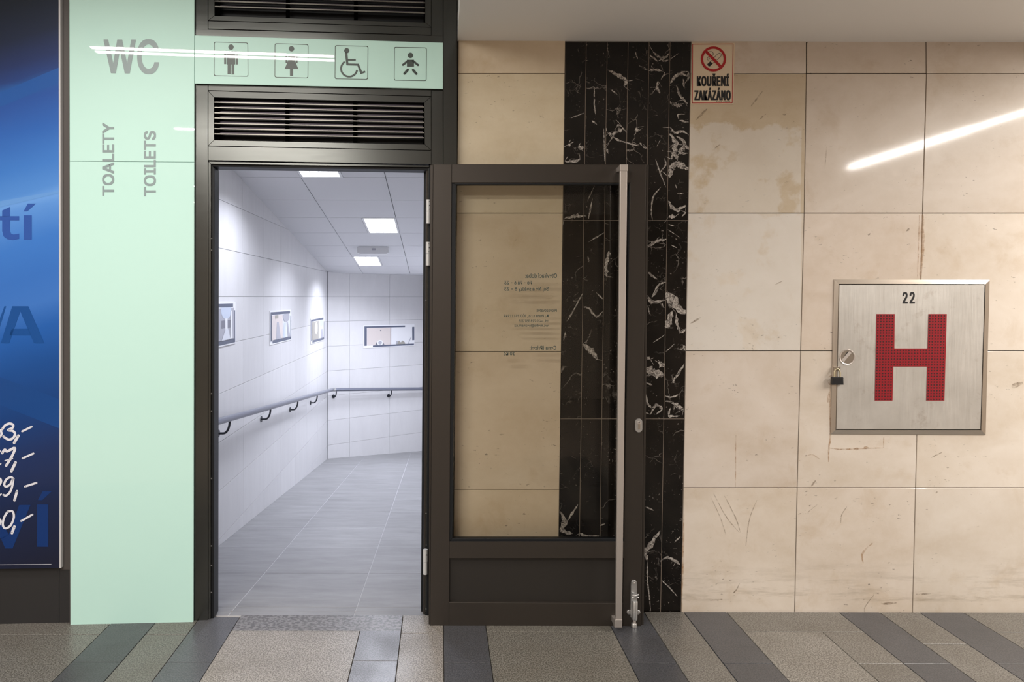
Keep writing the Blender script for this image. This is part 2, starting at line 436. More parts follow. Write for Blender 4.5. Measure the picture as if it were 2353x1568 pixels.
def ctile(name, a, b, rough):
    m = mat(name, rough=rough); N = NT(m)
    oi = N.n('ShaderNodeObjectInfo'); sc = N.n('ShaderNodeVectorMath', operation='SCALE'); N.l(oi.outputs['Color'], sc.inputs[0]); sc.inputs['Scale'].default_value = 5
    ad = N.n('ShaderNodeVectorMath', operation='ADD'); N.l(N.pos((1.2, 5, 1)), ad.inputs[0]); N.l(sc.outputs[0], ad.inputs[1])
    n1 = N.noise(ad.outputs[0], 2.2, 7, 0.68, 0.3)
    col = N.mix(N.ramp(n1, [(0.35, 0.0), (0.7, 1.0)]), a, b); col = N.mix(1.0, col, oi.outputs['Color'], 'MULTIPLY')
    N.l(col, N.b.inputs['Base Color'])
    return m
M['ftile'] = ctile('grey_floor_tile', (0.195, 0.193, 0.196, 1), (0.29, 0.288, 0.295, 1), 0.32)
M['wtile'] = ctile('pale_wall_tile', (0.66, 0.65, 0.655, 1), (0.70, 0.69, 0.695, 1), 0.42)
M['cpanel'] = mat('white_ceiling_panel', (0.70, 0.70, 0.72, 1), 0.8)
M['cgrid'] = mat('grey_joint', (0.22, 0.22, 0.25, 1), 0.8)  # even grey base colour showing in the ceiling and wall tile joints
M['lightpanel'] = mat('lit_diffuser', (0.9, 0.9, 0.9, 1), 0.5, emit=(0.93, 0.96, 1.0, 1), es=PANEL_E)
M['whitep'] = mat('white_plastic', (0.75, 0.75, 0.76, 1), 0.4)
M['tubelit'] = mat('lit_tube', (0.9, 0.9, 0.9, 1), 0.5, emit=(1, 0.96, 0.9, 1), es=8.0)
M['white'] = mat('white_print', (0.82, 0.82, 0.84, 1), 0.4)
M['slate'] = mat('slate_blue_print', (0.10, 0.115, 0.17, 1), 0.4)
for k, c in dict(p_tan=(0.60, 0.52, 0.47), p_pink=(0.68, 0.61, 0.58), p_grey=(0.42, 0.42, 0.47), p_pale=(0.70, 0.72, 0.78), p_dark=(0.20, 0.20, 0.24), p_olive=(0.36, 0.34, 0.30), p_blue=(0.56, 0.62, 0.74)).items():
    M[k] = mat('photo_print_' + k[2:], c + (1,), 0.4)
def glassm():
    m = bpy.data.materials.new('door_glass'); m.use_nodes = True; t = m.node_tree; t.nodes.clear()
    o = t.nodes.new('ShaderNodeOutputMaterial'); tr = t.nodes.new('ShaderNodeBsdfTransparent'); gl = t.nodes.new('ShaderNodeBsdfGlossy'); mx = t.nodes.new('ShaderNodeMixShader'); fr = t.nodes.new('ShaderNodeFresnel')
    tr.inputs[0].default_value = (0.99, 0.985, 0.95, 1); gl.inputs['Roughness'].default_value = 0.0; fr.inputs[0].default_value = 1.42
    t.links.new(fr.outputs[0], mx.inputs[0]); t.links.new(tr.outputs[0], mx.inputs[1]); t.links.new(gl.outputs[0], mx.inputs[2]); t.links.new(mx.outputs[0], o.inputs[0])
    return m
M['glass'] = glassm()
def poster():
    m = mat('blue_poster_print', rough=0.45, coat=0.35, coat_r=0.06, spec=0.3); N = NT(m)
    sep = N.n('ShaderNodeSeparateXYZ'); g = N.n('ShaderNodeNewGeometry'); N.l(g.outputs['Position'], sep.inputs[0])
    zt, zb = FAC.at(60, 0, .02).z, FAC.at(60, 1306, .02).z
    q = N.n('ShaderNodeMapRange'); N.l(sep.outputs['Z'], q.inputs[0]); q.inputs[1].default_value = zt; q.inputs[2].default_value = zb
    wob = N.math('ADD', q.outputs[0], N.math('MULTIPLY', N.math('SUBTRACT', N.noise(N.pos((0.6, 1, 2)), 2, 3), 0.5), 0.03))
    slant = N.math('ADD', wob, N.math('MULTIPLY', N.math('ADD', sep.outputs['X'], 1.9), 0.12))
    ys = [(0, (14, 26, 42)), (90, (16, 32, 62)), (150, (24, 46, 98)), (185, (26, 60, 125)), (205, (28, 92, 165)), (232, (28, 80, 160)), (300, (36, 98, 180)), (380, (60, 122, 200)), (440, (84, 140, 212)), (462, (112, 160, 225)), (478, (96, 148, 218)),
          (560, (58, 120, 200)), (640, (52, 112, 192)), (700, (60, 116, 194)), (760, (22, 92, 172)), (850, (0, 74, 145)), (960, (0, 58, 120)), (1050, (10, 42, 92)), (1180, (14, 30, 66)), (1306, (20, 24, 48))]
    col = N.ramp(slant, [(y / 1306, lin(*c)) for y, c in ys])
    N.l(N.mix(1.0, col, (0.74, 0.86, 0.92, 1), 'MULTIPLY'), N.b.inputs['Base Color'])
    return m
M['poster'] = poster()
M['pl_blue'] = mat('poster_letter_blue', lin(36, 78, 158), 0.45, coat=0.15, spec=0.3)
M['pl_blue2'] = mat('poster_letter_deep_blue', lin(0, 70, 140), 0.45, coat=0.15, spec=0.3)
M['pl_blue3'] = mat('poster_letter_navy', lin(4, 46, 106), 0.45, coat=0.15, spec=0.3)
M['marker'] = mat('white_marker', (0.68, 0.68, 0.75, 1), 0.5)
M['darkwall'] = mat('charcoal_cladding', (0.022, 0.021, 0.022, 1), 0.45)
M['column'] = mat('grey_brown_column', (0.085, 0.075, 0.072, 1), 0.45, 0.2)
M['brass'] = mat('brass_shackle', (0.62, 0.55, 0.38, 1), 0.4, 0.8)

# ------------------------------------------------------------------ hall shell (around and behind the camera)
tag(MB().box(-5.2, 6.2, -4.2, -4.0, 0, 3.3).build('wall_rear', M['hallwall']), 'plain hall wall opposite the toilet entrance', None, kind='structure')
tag(MB().box(-5.2, -5.0, -4.0, 3.9, 0, 3.3).build('wall_hall_left', M['hallwall']), 'plain end wall of the hall on the left', None, kind='structure')
tag(MB().box(6.0, 6.2, -4.0, 3.9, 0, 3.3).build('wall_hall_right', M['hallwall']), 'plain end wall of the hall on the right', None, kind='structure')
SOF = WALL.at(1700, 95).z
cx = WALL.at(1051, 97).x
ce = MB().box(cx, 6.2, -4.0, 3.75, SOF, SOF + 0.12).box(-5.2, cx + .05, -4.0, 3.75, 3.15, 3.3).box(cx + .0005, cx + 0.05, -4.0, 3.40, SOF + .06, 3.149)
tag(ce.build('ceiling', M['plaster']), 'white painted ceiling above the stone wall, lower on the right', 'ceiling', kind='structure')

# ------------------------------------------------------------------ hall floor: granite paving
fl = MB().box(-5.2, 6.2, -4.2, 3.345, -0.12, -0.012).box(-1.12, 6.2, 3.345, 3.44, -0.12, -0.012).build('floor', M['mgrout'])
tag(fl, 'paving of dark and light granite slabs before the wall', 'floor', kind='structure')
XS = [-3.2, -2.35, -1.517, -1.314, -1.127, -.941, -.361, -.174, .017, .211, .784, .978, 1.169, 1.374, 1.726, 1.914, 2.108, 2.30, 2.51, 2.86, 3.05, 3.24, 3.6, 4.2]
KD = 'l' 'l' 'd' 'l' 'd' 'w' 'b' 'l' 'd' 'w' 'd' 'l' 'd' 'w' 'l' 'd' 'l' 'd' 'w' 'l' 'd' 'w' 'l'
def zy(py): return 1650 * 1.51 / (py - 682)
def fy(x):
    """far edge of the hall paving at x"""
    if x < -1.02: return 3.313 + TA * (x + 1.1385) + 0.03
    if x < 0.0: return 3.372
    return 3.415
tint = lambda a, b=None: tuple(random.uniform(a, b or a) for _ in range(3))
for i in range(len(XS) - 1):
    x0, x1, k = XS[i], XS[i + 1], KD[i]
    top = fy((x0 + x1) / 2) if not (x0 < -1.02 < x1) else 3.35
    if k == 'd': cuts = [top, 2.93, 2.33, 1.75, 1.15, .5, -.2]
    elif k == 'b': cuts = [top, 3.215, 2.945, 2.4, 1.8, 1.2, .5, -.2]
    elif k == 'w': cuts = [top, 3.21, 2.6, 2.0, 1.4, .8, .2]
    else: cuts = [top, 3.19 if i % 2 else 3.1, 2.62, 1.95, 1.3, .6, -.1]
    if i == 14: cuts = [top, 3.21, 2.93, 2.3, 1.7, 1.1]
    if i in (3, ): cuts = [top, 3.17, 2.6, 2.0, 1.4, .8]
    if x1 < -1.5: cuts = [top, 3.17, 2.3, 1.5, .7]
    for j in range(len(cuts) - 1):
        ya, yb = cuts[j], cuts[j + 1]
        if i == 6 and j == 0: continue
        if i == 14 and j == 0: continue
        xa, xb = x0, x1
        if i == 5 and j == 0: xb = XS[7]
        if i == 13 and j == 0: xb = XS[15]
        g = 0.0014
        mt = M['gr_dark'] if k in 'db' else M['gr_light']
        if i == 5 and j == 0: mt = M['gr_mottle']; ya = 3.372
        if x0 > 1.0 and i != 13 and j == 0 and k == 'w': mt = M['gr_light']
        fr = [V(xa + g, yb + g, 0), V(xb - g, yb + g, 0), V(xb - g, ya - g, 0), V(xa + g, ya - g, 0)]
        if x1 < -1.02 and j == 0:
            fr[2].y = fy(x1); fr[3].y = fy(x0)
        o = block('paving_slab', fr, V(0, 0, 1), 0.03, mt, None, 0.0012); o.parent = fl
        t = random.uniform(0.62, 0.74) if k in 'lw' else random.uniform(0.85, 1.0)
        if k == 'b': t = 2.3
        if i == 5 and j > 0: t = 1.25
        if i == 7: t = 1.1
        if i == 9: t = 0.7
        if i == 13 and j > 0: t = 0.95
        if i == 4: t = 1.25
        if i == 8: t = 0.95
        if i == 14 and j == 1: t = 0.75
        o.color = (t, t * (0.97 if i in (5, 7) else 1.0), t * (0.96 if i in (5, 7, 9) else 1.0), 1)

# ------------------------------------------------------------------ stone wall
wl = MB().box(cx - .03, 6.2, WALL_Y + .006, WALL_Y + .2, 0, SOF + .1).build('wall_front', M['grout'])
tag(wl, 'hall wall clad in beige limestone slabs with a black marble band', 'wall', kind='structure')
def jx(pts, y):
    for (xa, ya), (xb, yb) in zip(pts, pts[1:]):
        if ya <= y <= yb or (xb, yb) == pts[-1]: return xa + (xb - xa) * (y - ya) / (yb - ya)
JA = [(1053, 96), (1040, 1412)]
JM0 = [(1299, 96), (1282, 1412)]
JM1 = [(1588, 96), (1565, 1412)]
J1 = [(1855, 90), (1853, 170), (1848, 490), (1840, 806), (1832, 1121), (1826, 1413)]
J2 = [(2131, 90), (2129, 170), (2120, 490), (2112, 806), (2104, 1121), (2097, 1413)]
J3 = [(2412, 90), (2400, 490), (2390, 806), (2380, 1121), (2370, 1413)]
J4 = [(2690, 90), (2640, 1413)]
J5 = [(3500, 90), (3420, 1413)]
g = 0.9
def wslab(name, ja, jb, ya, yb, mt, g=0.9, off=0.0, dark=1.0, yaR=None, ybR=None, tn=None):
    yaR = yaR if yaR is not None else ya; ybR = ybR if ybR is not None else yb
    q = [(jx(ja, yb) + g, yb - g), (jx(jb, ybR) - g, ybR - g), (jx(jb, yaR) - g, yaR + g), (jx(ja, ya) + g, ya + g)]
    o = slab(name, WALL, off, q, 0.02, mt, None, 0.001); o.parent = wl
    t = tn or tint(0.93, 1.03); m_ = sum(t) / 3
    o.color = (m_ + (t[0] - m_) * 0.3, m_ + (t[1] - m_) * 0.3, m_ + (t[2] - m_) * 0.3, 1)
    return o
rows = [(88, 169.5), (169.5, 490), (490, 806.5), (806.5, 1121.5), (1121.5, 1411.5)]
rowsA = [(88, 169), (169, 490), (490, 808.5), (808.5, 1125.5), (1125.5, 1411)]
for r, (a, b) in enumerate(rowsA):
    wslab('stone_slab', JA, JM0, a, b, M['stone_warm'], 0.7)
for r, (a, b) in enumerate(rows):
    wslab('stone_slab', JM1, J1, a, b, M['stone_patch'] if r == 1 else (M['stone_patch_low'] if r == 2 else M['stone']))
    wslab('stone_slab', J1, J2, a, b, M['stone'], 1.4 if r == 0 else 0.9, -0.002 if r == 0 else 0, tn=(0.93, 0.90, 0.88) if r < 2 else None)
    wslab('stone_slab', J2, J3, a, b, M['stone'], tn=(0.93, 0.91, 0.89) if r < 2 else None)
    wslab('stone_slab', J3, J4, a, b, M['stone']); wslab('stone_slab', J4, J5, a, b, M['stone'])
# marble strips
for k in range(6):
    ja = [(1299 + 48.2 * k, 96), (1282 + 47.2 * k, 1412)]; jb = [(1299 + 48.2 * (k + 1), 96), (1282 + 47.2 * (k + 1), 1412)]
    for (a, b) in ((96.5, 507), (507, 963), (963, 1411)):
        q = [(jx(ja, b) + .6, b - .6), (jx(jb, b) - .6, b - .6), (jx(jb, a) - .6, a + .6), (jx(ja, a) + .6, a + .6)]
        o = slab('marble_strip', WALL, 0.001, q, 0.02, M['marble'], None, 0.0008); o.parent = wl
        o.color = (random.random(), random.random(), random.random(), 1)
o = slab('marble_grout', WALL, -0.0003, [(1283, 1411), (1565, 1411), (1588, 97), (1299, 97)], 0.0015, M['mgrout']); o.parent = wl
VE = [
 (1470, 80, 3.563, [([(80,165),(145,215)],10), ([(110,140),(150,175),(200,190),(240,150)],14), ([(160,185),(200,215),(235,205)],10), ([(75,295),(120,285),(195,300)],14),
  ([(170,370),(200,330),(240,320)],8), ([(150,380),(140,430),(165,480)],18), ([(250,400),(290,345),(340,320),(400,345)],18), ([(300,410),(325,490),(360,530),(395,570)],14),
  ([(250,555),(300,575),(345,578)],22), ([(355,360),(365,440)],10), ([(400,300),(395,380)],15), ([(320,690),(312,655),(370,650)],8), ([(320,700),(400,715)],10),
  ([(250,760),(290,800),(350,790),(400,820)],14), ([(245,810),(290,880),(290,960),(310,1030)],26), ([(300,830),(370,890),(330,960),(390,970)],20), ([(370,900),(400,940)],20),
  ([(240,1090),(290,1060),(340,1070),(400,1100)],34), ([(252,1090),(245,1170)],26), ([(265,960),(262,1020)],16), ([(160,1130),(210,1070),(205,1010)],8), ([(130,1020),(160,1110),(215,1250)],7),
  ([(175,1245),(110,1330),(95,1440),(105,1520)],9), ([(235,1360),(270,1420),(320,1430),(380,1395)],22), ([(237,1490),(290,1490)],20), ([(345,1490),(380,1450)],8),
  ([(0,255),(75,295)],8), ([(0,885),(55,935)],12), ([(140,915),(170,860)],5), ([(305,1300),(360,1298)],4), ([(290,1225),(305,1260)],6), ([(250,200),(320,150)],4)]),
 (1470, 500, 3.267, [([(62,225),(110,185),(200,162)],16), ([(65,410),(95,440),(130,465)],12), ([(90,600),(140,510),(195,485)],10), ([(60,600),(100,635),(190,620)],18), ([(95,600),(140,530)],8),
  ([(200,560),(250,640),(345,720)],50), ([(245,700),(220,780),(195,830)],30), ([(272,715),(285,820),(310,870)],16), ([(310,870),(345,835)],14), ([(165,640),(180,680)],5),
  ([(55,1050),(80,1065)],14), ([(50,1130),(110,1165),(185,1185)],52), ([(140,1090),(185,1120)],30), ([(240,1245),(290,1170),(330,1110)],14), ([(325,955),(345,1000)],14), ([(195,1010),(260,950)],5),
  ([(50,1330),(60,1400),(110,1440)],10), ([(80,1480),(120,1410),(165,1440),(120,1480)],14), ([(190,1380),(240,1390),(290,1440)],10), ([(260,1395),(330,1440)],25), ([(230,1430),(220,1490),(300,1490)],12),
  ([(290,1330),(240,1350),(190,1340)],8), ([(45,1240),(95,1260)],8), ([(100,940),(190,880)],4), ([(60,660),(75,725)],6), ([(215,50),(260,65)],6), ([(235,205),(280,230)],6), ([(210,90),(300,150)],4)]),
 (980, 1160, 3.677, [([(1975,220),(1900,330),(1850,400),(1865,470)],32), ([(1865,480),(1870,650),(1895,900)],9), ([(1985,470),(2040,450),(2110,480),(2140,510)],16), ([(1985,640),(2060,710),(2120,780)],7),
  ([(1130,60),(1170,140),(1150,220),(1235,245)],30), ([(1280,0),(1240,60),(1190,140)],12), ([(1300,240),(1340,270),(1460,265)],18), ([(2095,320),(2145,270)],8), ([(1850,20),(1920,50)],10), ([(1470,180),(1510,160)],8)]),
 (1040, 60, 3.409, [([(1215,345),(1290,380),(1360,430),(1340,470)],20), ([(1225,485),(1290,535)],6), ([(1110,480),(1110,600),(1120,700)],7), ([(1090,740),(1130,770)],8), ([(1210,830),(1260,850),(1300,790),(1350,815)],14),
  ([(1240,840),(1290,890),(1460,940)],10), ([(1270,815),(1330,790)],36), ([(1470,915),(1525,960)],8), ([(1200,950),(1220,1000)],10), ([(880,1060),(960,1060),(1000,1040)],14), ([(980,950),(1030,950)],24),
  ([(1430,200),(1450,260)],7), ([(1460,310),(1530,345)],7), ([(1440,795),(1440,830)],22), ([(905,930),(925,935)],18), ([(930,720),(1030,680)],6), ([(1185,800),(1190,1060)],5)]),
 (980, 360, 3.41, [([(1080,485),(1160,468),(1235,465)],16), ([(1320,220),(1260,350)],6), ([(1300,330),(1270,490)],8), ([(1430,740),(1410,850),(1410,940)],22), ([(1395,595),(1270,670)],6), ([(1225,1070),(1150,1210),(1100,1290)],9),
  ([(1230,1180),(1270,1190),(1330,1255),(1380,1215)],10), ([(1225,1470),(1290,1520),(1340,1590)],28), ([(1330,1065),(1385,1120)],7), ([(1265,785),(1275,830)],8), ([(1090,1370),(1075,1440)],8)]),
]
vp = []
for ox, oy, sc, L in VE:
    for pts, wd in L:
        vp += stroke([(ox + x / sc, oy + y / sc) for x, y in pts], wd / sc * 1.5, smooth=len(pts) > 2, taper=0.85, jag=0.55)
        if wd > 12:
            for _ in range(3):
                a = random.choice(pts); b = (a[0] + random.uniform(-70, 70), a[1] + random.uniform(-60, 60))
                vp += stroke([(ox + a[0] / sc, oy + a[1] / sc), (ox + b[0] / sc, oy + b[1] / sc)], 5 / sc, smooth=False, taper=0.9, jag=0.6)
def clipx(q):
    return [(min(max(x, jx(JM0, min(max(y, 97), 1411))), jx(JM1, min(max(y, 97), 1411)) - 1), min(max(y, 98), 1410)) for x, y in q]
vo = flat('marble_vein', WALL, 0.0016, [clipx(q) for q in vp], M['vein']); vo.parent = wl; tag(vo, 'white branching veins in the black marble', kind='stuff')
# stains and scratches on the limestone
st = []
for pts, wd in [([(1909, 880), (1907, 930), (1908, 1000), (1905, 1030), (1904, 1062)], 4), ([(1911, 862), (1908, 885)], 14), ([(1906, 900), (1902, 925)], 7), ([(1906, 1030), (1935, 1033), (1985, 1031), (2030, 1030)], 3), ([(2031, 1004), (2030, 1030)], 2.2),
                ([(1960, 1032), (1975, 1032)], 6), ([(1985, 1029), (1996, 1029)], 6), ([(1984, 1295), (1982, 1272), (2005, 1248)], 4), ([(2120, 495), (2120, 560), (2115, 640)], 9), ([(2113, 495), (2111, 560), (2108, 640)], 3), ([(1572, 1180), (1569, 1290), (1567, 1405)], 4),
                ([(1691, 1000), (1690, 1120)], 2), ([(1850, 1050), (1866, 1045), (1884, 1056)], 2)]:
    st += stroke(pts, wd, taper=0.6, jag=0.4)
o = flat('rust_stain', WALL, 0.0009, st, M['rust']); o.parent = wl; tag(o, 'rusty runs and stains on the limestone', kind='stuff')
st = []
for pts, wd in [([(1640, 1135), (1670, 1190), (1700, 1225)], 2), ([(1632, 1140), (1655, 1190), (1668, 1230)], 1.5), ([(1665, 1140), (1690, 1190), (1702, 1225)], 2.2), ([(1739, 1150), (1722, 1195), (1714, 1255)], 2.2), ([(1946, 1165), (1934, 1185), (1932, 1202)], 2.5),
                ([(1856, 1178), (1878, 1160)], 1.6), ([(1700, 1340), (1692, 1356), (1684, 1364)], 3), ([(2008, 1368), (1988, 1395), (1987, 1409)], 1.8), ([(1632, 1380), (1660, 1378)], 4), ([(2025, 1388), (2060, 1386)], 5), ([(2105, 1366), (2140, 1365)], 3),
                ([(1900, 337), (1896, 382)], 1.6), ([(1640, 343), (1655, 332)], 3), ([(1725, 245), (1752, 210)], 4), ([(1600, 275), (1625, 250)], 5), ([(1745, 275), (1760, 262)], 3), ([(2290, 690), (2289, 692)], 4), ([(1998, 540), (1996, 538)], 8), ([(2085, 527), (2088, 530)], 10),
                ([(1864, 1118), (1874, 1105)], 5), ([(2150, 1134), (2154, 1130)], 4), ([(2325, 890), (2350, 880)], 12), ([(2140, 1052), (2165, 1040)], 3), ([(1780, 655), (1800, 645)], 2), ([(1585, 745), (1610, 730)], 4)]:
    st += stroke(pts, wd, taper=0.6, jag=0.4)
o = flat('scuff_mark', WALL, 0.0009, st, M['scuff']); o.parent = wl; tag(o, 'scratches and dark scuffs on the limestone', kind='stuff')

# ------------------------------------------------------------------ aluminium portal frame
HD = -90   # pixel row above the frame where the tall members end
pf = empty('trim_1', FAC.at(700, 1425), 'dark anodised aluminium portal frame around the toilet doorway', 'door frame', kind='structure')
def fr(name, x0, y0, x1, y1, off=0.0, th=0.08, m='frame', q=None, ch=0.0012, ytl=None):
    return slab(name, FAC, off, q or rect(x0, y0, x1, y1), th, M[m], pf, ch)
fr('post', 0, 0, 0, 0, q=[(444.5, 1433), (477.5, 1433), (478, HD), (446.5, HD)])
fr('post', 0, 0, 0, 0, q=[(991, 1424), (1017.5, 1424), (1018, HD), (991, HD)], off=-0.002)
fr('post', 0, 0, 0, 0, q=[(1018.6, 1424), (1039, 1424), (1050, 376), (1050, HD), (1018.6, HD)], off=-0.006, th=0.05)
fr('rail', 0, 0, 0, 0, q=[(478.4, 368.5), (990.6, 378), (990.6, 346), (478.4, 336)])           # door head
fr('rail', 0, 0, 0, 0, q=[(478.4, 208), (990.6, 221.5), (990.6, 203), (478.4, 190)])           # between sign and grille
fr('rail', 0, 0, 0, 0, q=[(446.5, 83), (1018, 99), (1018, 82), (446.5, 66.5)], off=0.002)
fr('rail', 0, 0, 0, 0, q=[(478.4, 66), (990.6, 80.6), (990.6, 63), (478.4, 48)])
fr('backing_panel', 0, 0, 0, 0, q=[(478.4, 207), (1018, 222), (1018, 60), (478.4, 45)], off=-0.02, th=0.03)
# inner door frame: light trim line and black gasket reveal
fr('inner_trim', 0, 0, 0, 0, q=[(478.4, 1428), (483.5, 1428), (484.5, 377.5), (478.6, 371)], off=-0.006)
fr('inner_trim', 0, 0, 0, 0, q=[(484.5, 377), (985, 384.5), (990, 380.5), (478.6, 371)], off=-0.006)
fr('gasket', 0, 0, 0, 0, q=[(482.5, 1424), (491.5, 1421), (493, 387), (484, 377)], off=-0.02, m='black')
fr('gasket', 0, 0, 0, 0, q=[(491, 1416.5), (494.5, 1416.5), (496.3, 386), (492, 386)], off=-0.07, th=0.05, m='black')
fr('gasket', 0, 0, 0, 0, q=[(484, 383), (984, 391), (984, 384), (484, 376.5)], off=-0.02, m='black')
fr('gasket', 0, 0, 0, 0, q=[(490, 386), (979, 393.5), (979, 389), (490, 381)], off=-0.07, th=0.05, m='black')
fr('gasket', 0, 0, 0, 0, q=[(967.5, 1406), (973.5, 1406), (979.5, 391), (974.5, 391)], off=-0.07, th=0.05, m='black')
fr('jamb', 0, 0, 0, 0, q=[(972.5, 1416), (977, 1416), (983, 383), (979, 383)], off=-0.03, th=0.06, m='leaf')
fr('jamb', 0, 0, 0, 0, q=[(976.5, 1418), (980.5, 1418), (986, 382), (982.8, 382)], off=-0.02, th=0.06, m='frame')
fr('jamb', 0, 0, 0, 0, q=[(980, 1423), (991, 1423), (991, 380), (985.5, 380)], off=-0.012, th=0.06, m='black')
# screws in the left reveal
sc_ = []
for yy in (548, 575, 905, 945, 1100, 1255, 1300, 1362): sc_.append(circ(485.8, yy, 1.6, 8))
for yy in (690, 1180, 1400): sc_.append(circ(979, yy, 1.2, 8))
o = flat('screw', FAC, -0.0185, sc_, M['zinc'], pf); tag(o, 'small bright screws in the reveals', kind='stuff')
for sx in ((447, 1434),):
    pass

# ------------------------------------------------------------------ vent grilles
def grille(label, tl, tr, br, bl, o_tl, o_tr, o_br, o_bl, n, y0l, y0r, pl, pr):
    g_ = empty('vent_grille', FAC.at((tl[0] + tr[0]) / 2, bl[1]), label, 'vent', 'vent grilles over the doorway')
    T = lambda a, b, t: (a[0] + (b[0] - a[0]) * t, a[1] + (b[1] - a[1]) * t)
    slab('grille_frame', FAC, 0.004, [o_bl, o_br, br, bl], 0.04, M['frame'], g_, 0.001)
    slab('grille_frame', FAC, 0.004, [tl, tr, o_tr, o_tl], 0.04, M['frame'], g_, 0.001)
    slab('grille_frame', FAC, 0.004, [o_bl, bl, tl, o_tl], 0.04, M['frame'], g_, 0.001)
    slab('grille_frame', FAC, 0.004, [br, o_br, o_tr, tr], 0.04, M['frame'], g_, 0.001)
    slab('back_panel', FAC, -0.06, [(bl[0] - 6, bl[1] + 8), (br[0] + 6, br[1] + 8), (tr[0] + 6, tr[1] - 8), (tl[0] - 6, tl[1] - 8)], 0.01, M['black'], g_)
    for k in range(n):
        yl = y0l + pl * k; yr = y0r + pr * k
        a0 = FAC.at(tl[0] + .5, yl, 0.0); a1 = FAC.at(tr[0] - .5, yr, 0.0)
        h = 0.0048
        nn = FAC.n; z = V(0, 0, 1)
        m = MB()
        lipf = [a0 - z * h / 2, a1 - z * h / 2, a1 + z * h / 2, a0 + z * h / 2]
        m.hexa(lipf, [p - nn * 0.004 for p in lipf])
        o = m.build('slat', M['lip']); par(o, g_)
        bf = [a0 - nn * .004 - z * h / 2, a1 - nn * .004 - z * h / 2, a1 - nn * 0.02 + z * 0.0135, a0 - nn * 0.02 + z * 0.0135]
        m = MB(); m.hexa(bf, [p + V(0, 0.0012, 0) for p in bf]); bo = m.build('blade', M['blade']); bo.parent = o; bo.matrix_parent_inverse = o.matrix_world.inverted()
        bo.matrix_parent_inverse = Matrix.Translation(-g_.location)
        bo.parent = o; bo.matrix_parent_inverse = Matrix.Identity(4)
    for xc, w_ in ((tl[0] + 6, 13), (tl[0] + (tr[0] - tl[0]) * .348, 9), (tl[0] + (tr[0] - tl[0]) * .671, 9), (tr[0] - 1, 5)):
        t = (xc - tl[0]) / (tr[0] - tl[0]); a = T(tl, tr, t); b = T(bl, br, t)
        slab('divider', FAC, -0.005, [(xc - w_ / 2, b[1]), (xc + w_ / 2, b[1]), (xc + w_ / 2, a[1]), (xc - w_ / 2, a[1])], 0.004, M['void'], g_)
    return g_
grille('black slatted vent grille directly above the open doorway', (492, 224), (975, 236), (976, 332), (492, 322), (478.4, 209), (990.6, 222), (990.6, 345.3), (478.4, 335), 7, 234.8, 246, 12.15, 11.8)
grille('black slatted vent grille above the mint pictogram sign', (493, -96), (977, -70), (977, 52), (493, 36), (478.4, -110), (990.6, -84), (990.6, 62.3), (478.4, 47), 10, -97, -78, 12.4, 12.0)

# ------------------------------------------------------------------ mint glass panels and signs
SG = 0.016
gp = empty('toilet_sign', FAC.at(300, 1438), 'tall mint green glass panel lettered WC and TOALETY beside the doorway', 'sign')
slab('glass_sheet', FAC, SG, [(159.8, 370.2), (446.3, 372.3), (446.6, HD), (159.0, HD)], 0.008, M['mint'], gp, 0.0012)
slab('glass_sheet', FAC, SG, [(161.5, 1440), (444.2, 1434), (446.3, 373), (159.8, 371)], 0.008, M['mint'], gp, 0.0012)
slab('backing', FAC, SG - .0085, [(160, 1438), (444, 1432), (446, HD), (160, HD)], 0.01, M['column'], gp)
text_px('lettering', 'WC', FAC, SG + .0006, None, M['ltr'], gp, (0.016, 0.01), corners=[(238, 89.5), (365, 90), (365, 171), (240, 169)])
text_px('lettering', 'TOALETY', FAC, SG + .0006, None, M['ltr'], gp, (0.02, 0.02), rot=90, corners=[(234.5, 282), (262.5, 282), (262.5, 450), (234.5, 450)])
text_px('lettering', 'TOILETS', FAC, SG + .0006, None, M['ltr'], gp, (0.02, 0.02), rot=90, corners=[(330.5, 301), (358.5, 301), (358.5, 451), (330.5, 451)])
ps = empty('pictogram_sign', FAC.at(730, 204), 'mint green sign band with four restroom pictograms above the doorway', 'sign')
slab('sign_panel', FAC, SG, [(447.3, 192), (1018, 204.6), (1018, 98), (447.3, 81)], 0.008, M['mint'], ps, 0.0012)
cv = lambda x, y: (440 + x / 3.677, y / 3.677)
def picto(box, polys):
    TLc, TRc, BRc, BLc = box
    pts = []
    r = 16
    def corner(c, a, b):
        c, a, b = Vector(c), Vector(a), Vector(b); da = (a - c).normalized(); db = (b - c).normalized()
        out = []
        for k in range(5):
            t = k / 4; out.append((1 - t) ** 2 * (c + da * r) + 2 * t * (1 - t) * c + t * t * (c + db * r))
        return out
    L = [TLc, TRc, BRc, BLc]
    for i in range(4): pts += corner(L[i], L[i - 1], L[(i + 1) % 4])
    pts.append(pts[0])
    out = []; ctr = sum((Vector(p) for p in L), Vector((0, 0))) / 4
    for a, b in zip(pts, pts[1:]):
        ia = a + (ctr - a).normalized() * 7; ib = b + (ctr - b).normalized() * 7
        out.append([cv(*a), cv(*b), cv(*ib), cv(*ia)])
    fo = flat('pictogram_border', FAC, SG + .0006, out, M['picto'], ps)
    o = flat('pictogram', FAC, SG + .0006, [[cv(*p) for p in q] for q in polys], M['picto'], ps)
    return o
R4 = lambda a, b, c, d: [(a, b), (c, b), (c, d), (a, d)]
tag(picto([(190, 352), (478, 360), (480, 648), (188, 642)], [circ(334, 398, 23), R4(276, 442, 293, 542), R4(375, 444, 392, 545), R4(286, 432, 382, 456), R4(298, 455, 370, 545), R4(305, 545, 331, 628), R4(338, 545, 361, 630)]), 'man pictogram')
